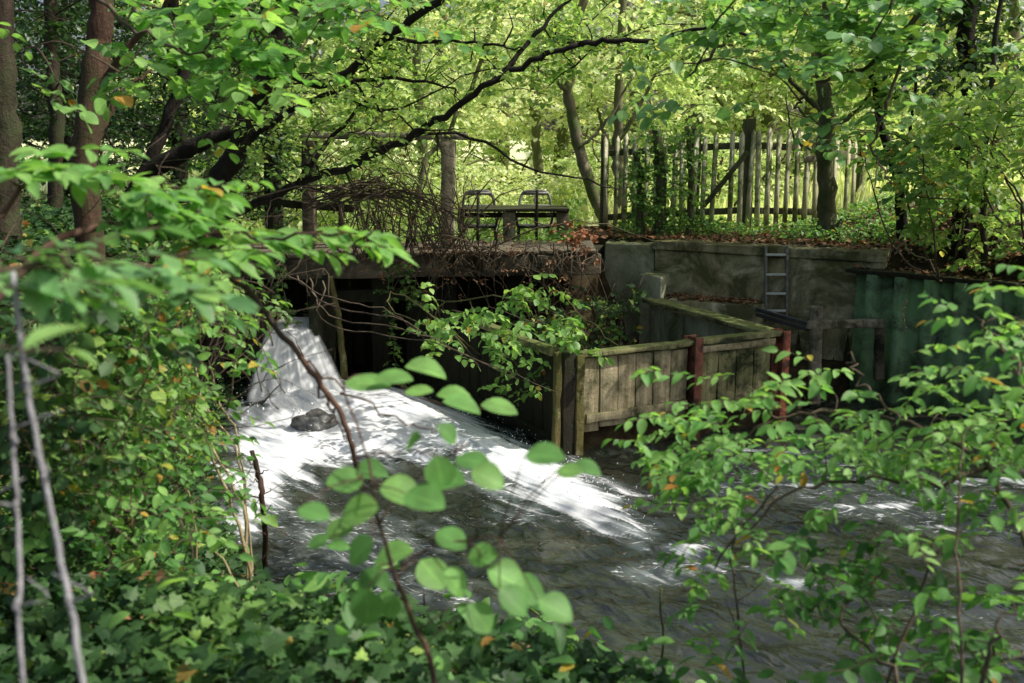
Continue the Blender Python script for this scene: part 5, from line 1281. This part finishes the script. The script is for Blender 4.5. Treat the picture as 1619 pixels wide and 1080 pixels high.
rp = [([(1170, 650), (1260, 635), (1325, 600), (1360, 600), (1400, 650), (1500, 665), (1640, 600), (1640, 700), (1500, 740), (1330, 720), (1200, 720), (1080, 740), (1060, 700)], 40, (2.7, 3.5), 3),
      ([(1300, 700), (1640, 660), (1640, 800), (1480, 780), (1380, 750)], 10, (2.5, 3.1), 3),
      ([(1040, 700), (1130, 680), (1160, 740), (1100, 760)], 10, (2.9, 3.3), 4),
      ([(1140, 820), (1230, 760), (1260, 860), (1180, 960), (1120, 940)], 9, (2.7, 3.1), 3),
      ([(1540, 510), (1640, 460), (1640, 600), (1580, 580)], 8, (2.7, 3.2), 3),
      ([(1380, 830), (1500, 800), (1640, 820), (1640, 960), (1560, 900)], 4, (2.3, 2.9), 3)]
for poly, n, yr, k in rp: P7.clumps(in_poly(poly, n, *yr), k, .14, 7, .052, dirmean=(-.5, -.3, .05), spread=.8, vert=.18, flat=.9, tint=(.4, .9), branch=(.0025, .0015), droop=.18, hang=.25, twig=.0016)
P7.autumn(.02)
P7.build('elder_shrub', b, 'leafy green shrub spreading across the right foreground over the water', 'shrub', M['twig'], M['leaf_fore'], 'elder', names=('stem', 'foliage'), smooth=True)
P8 = Plant(); b = V3(1.2, 2.3, 0); b[2] = gz(1.2, 2.3) - .05
P8.limb([b, at(1430, 1090, 2.4), at(1330, 980, 2.6), at(1400, 900, 2.7)], .008, .003, 6)
P8.limb([b, at(1560, 1040, 2.2), at(1600, 950, 2.3)], .008, .003, 6)
P8.clumps(in_poly([(1420, 1070), (1540, 1010), (1640, 1000), (1640, 1110), (1420, 1110)], 10, 2.1, 2.7), 3, .15, 6, .062, dirmean=(-.3, -.3, 0), vert=.3, flat=.8, tint=(.05, .6), branch=(.004, .002))
P8.clumps(in_poly([(1330, 850), (1440, 830), (1430, 980), (1320, 960)], 14, 2.6, 3.0), 3, .14, 6, .045, dirmean=(-.3, -.3, 0), vert=.3, flat=.7, tint=(.0, .4), branch=(.003, .002))
P8.autumn(.01)
P8.build('privet_shrub', b, 'darker small-leaved shrub in the bottom right corner', 'shrub', M['twig'], M['leaf_fore'], 'mid', names=('stem', 'foliage'), smooth=True)
# lone uprights bottom centre
for k, (u, v1, Y, lb) in enumerate(((1048, 930, 3.2, 'thin green upright shoot at the bottom centre edge'), (672, 940, 3.6, 'short dark twig standing in the ivy below the sapling'))):
    p = Plant(); q0 = at(u, 1060, Y); p.limb([V3(q0[0], q0[1], min(q0[2], gz(q0[0], q0[1])) - .02), q0, at(u - 2, v1, Y)], .006, .004, 6, 12, .003)
    tag(p.flush().build('upright_shoot', M['twig_green'] if k == 0 else M['bark_dark'], smooth=True), lb, 'shoot')

# ------------------------------------------------------------------ ground cover (uncountable)
def cover(name, x0, x1, y0, y1, n, size, mat, tm, hmax, keep, tint=(.1, .85), up=.75, au=.03):
    x = rng.uniform(x0, x1, n); y = rng.uniform(y0, y1, n)
    k = keep(x, y); x, y = x[k], y[k]; h = ground_h(x, y)
    dens = fbm(x * 1.7, y * 1.7, 3)
    k = dens > .36; x, y, h, dens = x[k], y[k], h[k], dens[k]
    z = h + hmax * rng.random(len(x)) ** .8 * (.5 + 1.1 * dens)
    P = np.stack([x, y, z], 1); a = rng.uniform(0, 6.283, len(x))
    D = np.stack([np.cos(a), np.sin(a), rng.normal(-.15, .35, len(x))], 1); N = V3(0, -.25, 1) * up + rng.normal(0, .42, (len(x), 3))
    cl = fbm(x * 4, y * 4, 2)
    Ti = np.clip(tint[0] + (tint[1] - tint[0]) * (cl * 1.4 - .2) + rng.normal(0, .14, len(x)), 0, .9)
    kk = rng.random(len(x)) < au; Ti[kk] = rng.uniform(.93, 1, kk.sum())
    v, q, t, at_ = leaves_mesh(P, D, N, rng.uniform(.6, 1.3, len(x)) * size, Ti, tm)
    return tag(np_mesh(name, v, [q, t], mat, attr=at_), kind='stuff')
onshore = lambda x, y: (sdf_poly(x, y, POOL) > -.12)
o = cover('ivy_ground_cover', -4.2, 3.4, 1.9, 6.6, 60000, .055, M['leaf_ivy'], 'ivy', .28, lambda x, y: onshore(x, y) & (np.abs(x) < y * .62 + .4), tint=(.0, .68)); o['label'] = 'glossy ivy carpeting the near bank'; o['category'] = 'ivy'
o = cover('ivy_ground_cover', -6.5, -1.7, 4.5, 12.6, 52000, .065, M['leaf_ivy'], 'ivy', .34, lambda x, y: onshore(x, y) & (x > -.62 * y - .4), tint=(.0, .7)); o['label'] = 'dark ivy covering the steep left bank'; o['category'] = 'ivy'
o = cover('undergrowth', -3.2, 2.6, 2.4, 5.6, 5200, .075, M['leaf_fore'], 'elder', .42, lambda x, y: onshore(x, y) & (np.abs(x) < y * .62 + .4) & (fbm(x * 2.5 + 9, y * 2.5, 2) > .5), tint=(.05, .8)); o['label'] = 'taller mixed weeds poking through the ivy of the near bank'; o['category'] = 'weeds'
tw = Plant()
for k in range(90):
    x_ = rng.uniform(-2.6, 1.6); y_ = rng.uniform(3.0, 6.0)
    if abs(x_) > y_ * .6 or sdf_poly(np.array([x_]), np.array([y_]), POOL)[0] < .05: continue
    z_ = gz(x_, y_) + rng.uniform(.05, .22); a_ = rng.uniform(0, 6.28); L_ = rng.uniform(.1, .35)
    d_ = V3(math.cos(a_) * L_, math.sin(a_) * L_, rng.uniform(-.1, .15))
    tw.limb([V3(x_, y_, z_), V3(x_, y_, z_) + d_ * .5 + rng.normal(0, .02, 3), V3(x_, y_, z_) + d_], rng.uniform(.002, .005), .0015, 5, 8, .004)
tag(tw.flush().build('dry_twigs', M['twig_straw'], smooth=True), 'dry pale twigs scattered through the ivy on the near bank', 'twigs', kind='stuff')
def on_terr(x, y): return (sdf_poly(x, y, WALLBACK) < .2) & (y < 16)
def litter(name, x, y, z, n, size, lb, keep=None):
    k = np.ones(len(x), bool) if keep is None else keep(x, y); x, y, z = x[k], y[k], z[k]
    a = rng.uniform(0, 6.283, len(x)); D = np.stack([np.cos(a), np.sin(a), rng.normal(0, .2, len(x))], 1); N = V3(0, -.1, 1) + rng.normal(0, .4, (len(x), 3))
    v, q, t, at_ = leaves_mesh(np.stack([x, y, z + rng.uniform(.0, .03, len(x))], 1), D, N, rng.uniform(.6, 1.2, len(x)) * size, rng.uniform(.1, 1, len(x)), 'mid')
    return tag(np_mesh(name, v, [q, t], M['leaf_dead'], attr=at_), lb, 'leaf litter', kind='stuff')
n = 5200; x = rng.uniform(.8, 5.5, n); y = rng.uniform(11.2, 15, n)
litter('leaf_litter', x, y, np.maximum(ground_h(x, y), ZT + .03 * (sdf_poly(x, y, WALLBACK) < .3)), n, .07, 'brown fallen leaves strewn along the terrace edge above the concrete wall', lambda x, y: sdf_poly(x, y, WALLBACK) < .12)
n = 900; x = rng.uniform(-3.2, 2.4, n); y = rng.uniform(2.8, 6.2, n)
litter('leaf_litter', x, y, ground_h(x, y) + rng.uniform(.08, .30, n), n, .06, 'brown fallen leaves caught in the ivy of the near bank', lambda x, y: onshore(x, y) & (fbm(x * 2, y * 2, 2) > .5))
n = 420; t = rng.random(n); s_ = rng.uniform(.03, .5, n); q = ld0 + (ld1 - ld0) * t[:, None] + V3(.0, 1.0) * s_[:, None]
litter('leaf_litter', q[:, 0], q[:, 1], np.full(n, 1.0), n, .06, 'russet fallen leaves lying on the low ledge below the wall')
n = 900; x = rng.uniform(4.0, 5.6, n); y = rng.uniform(10.5, 12.4, n)
litter('leaf_litter', x, y, np.maximum(ground_h(x, y), 1.49), n, .07, 'dark fallen leaves on the bank above the green piling', lambda x, y: sdf_poly(x, y, POOL) > .0)
# low terrace plants along fence foot
o = cover('undergrowth', .8, 5.6, 12.2, 15.0, 9000, .06, M['leaf_mid'], 'mid', .20, lambda x, y: (sdf_poly(x, y, WALLBACK) < -.45) & (fbm(x * 2.2, y * 2.2, 2) > .47), tint=(.2, .95)); o['label'] = 'low green weeds along the foot of the fence'; o['category'] = 'weeds'
o = cover('undergrowth', -6.0, 1.2, 13.0, 17.5, 16000, .08, M['leaf_sun'], 'mid', .45, lambda x, y: (fbm(x * 1.2, y * 1.2, 2) > .45) & ~((x > -.9) & (y < 14.75) & (y > 13.6)), tint=(.1, .95)); o['label'] = 'sunlit weeds behind the deck'; o['category'] = 'weeds'
o = cover('undergrowth', -1.0, .8, 13.42, 13.95, 2600, .06, M['leaf_mid'], 'mid', .42, lambda x, y: fbm(x * 3, y * 3, 2) > .35, tint=(.2, .9)); o['label'] = 'low weeds growing in front of the table legs'; o['category'] = 'weeds'
# meadow grass
n = 26000; x = rng.uniform(-9, 14, n); y = 15.5 + 22 * rng.random(n) ** 1.4
h = ground_h(x, y); a = rng.uniform(0, 6.283, n)
D = np.stack([np.cos(a) * .35, np.sin(a) * .35, np.ones(n)], 1); N = np.stack([np.sin(a), -np.cos(a), .2 + 0 * a], 1)
v, q, t, at_ = leaves_mesh(np.stack([x, y, h], 1), D, N, rng.uniform(.15, .5, n), rng.uniform(.2, 1, n), 'slim')
v = v.reshape(n, -1, 3); v = (v - v[:, :1]) * np.array([.35, .35, 1]) + v[:, :1]
o = tag(np_mesh('grass', v.reshape(-1, 3), [q, t], M['leaf_pale'], attr=at_), 'long pale sunlit meadow grass beyond the fence', 'grass', kind='stuff')

# ------------------------------------------------------------------ light, sky, camera
w = bpy.data.worlds.new('World'); sc.world = w; w.use_nodes = True
nt = w.node_tree; nt.nodes.clear()
sky = nt.nodes.new('ShaderNodeTexSky'); sky.sky_type = 'NISHITA'; sky.sun_disc = False
sky.sun_elevation = SUN_EL; sky.sun_rotation = SUN_AZ; sky.air_density = 1.0; sky.dust_density = 5.0; sky.ozone_density = 0.3
bg = nt.nodes.new('ShaderNodeBackground'); bg.inputs['Strength'].default_value = .15
wo = nt.nodes.new('ShaderNodeOutputWorld')
nt.links.new(sky.outputs[0], bg.inputs[0]); nt.links.new(bg.outputs[0], wo.inputs[0])
ld = bpy.data.lights.new('sun', 'SUN'); ld.energy = 5.0; ld.angle = R(.53); ld.color = (1, .95, .85)
lo = bpy.data.objects.new('sun', ld); col.objects.link(lo)
lo.rotation_euler = Vector(SUNV).to_track_quat('Z', 'Y').to_euler(); lo.location = (20, 10, 30)
cd = bpy.data.cameras.new('camera'); cd.lens = 35.0; cd.sensor_width = 36.0; cd.clip_end = 2000; cd.clip_start = .05
cd.dof.use_dof = True; cd.dof.focus_distance = 10.5; cd.dof.aperture_fstop = 3.2; cd.dof.aperture_blades = 0
co = bpy.data.objects.new('camera', cd); col.objects.link(co); co.location = tuple(CAM); co.rotation_euler = (R(90) - PITCH, 0, 0)
sc.camera = co
sc.view_settings.view_transform = 'Standard'; sc.view_settings.look = 'None'; sc.view_settings.exposure = 0; sc.view_settings.gamma = 1
sc.render.engine = 'CYCLES'
cy = sc.cycles
cy.max_bounces = 8; cy.diffuse_bounces = 4; cy.glossy_bounces = 3; cy.transmission_bounces = 4; cy.transparent_max_bounces = 12
cy.sample_clamp_indirect = 6; cy.caustics_reflective = False; cy.caustics_refractive = False
cy.use_denoising = True
try: cy.denoiser = 'OPENIMAGEDENOISE'; cy.denoising_input_passes = 'RGB_ALBEDO_NORMAL'
except Exception: pass
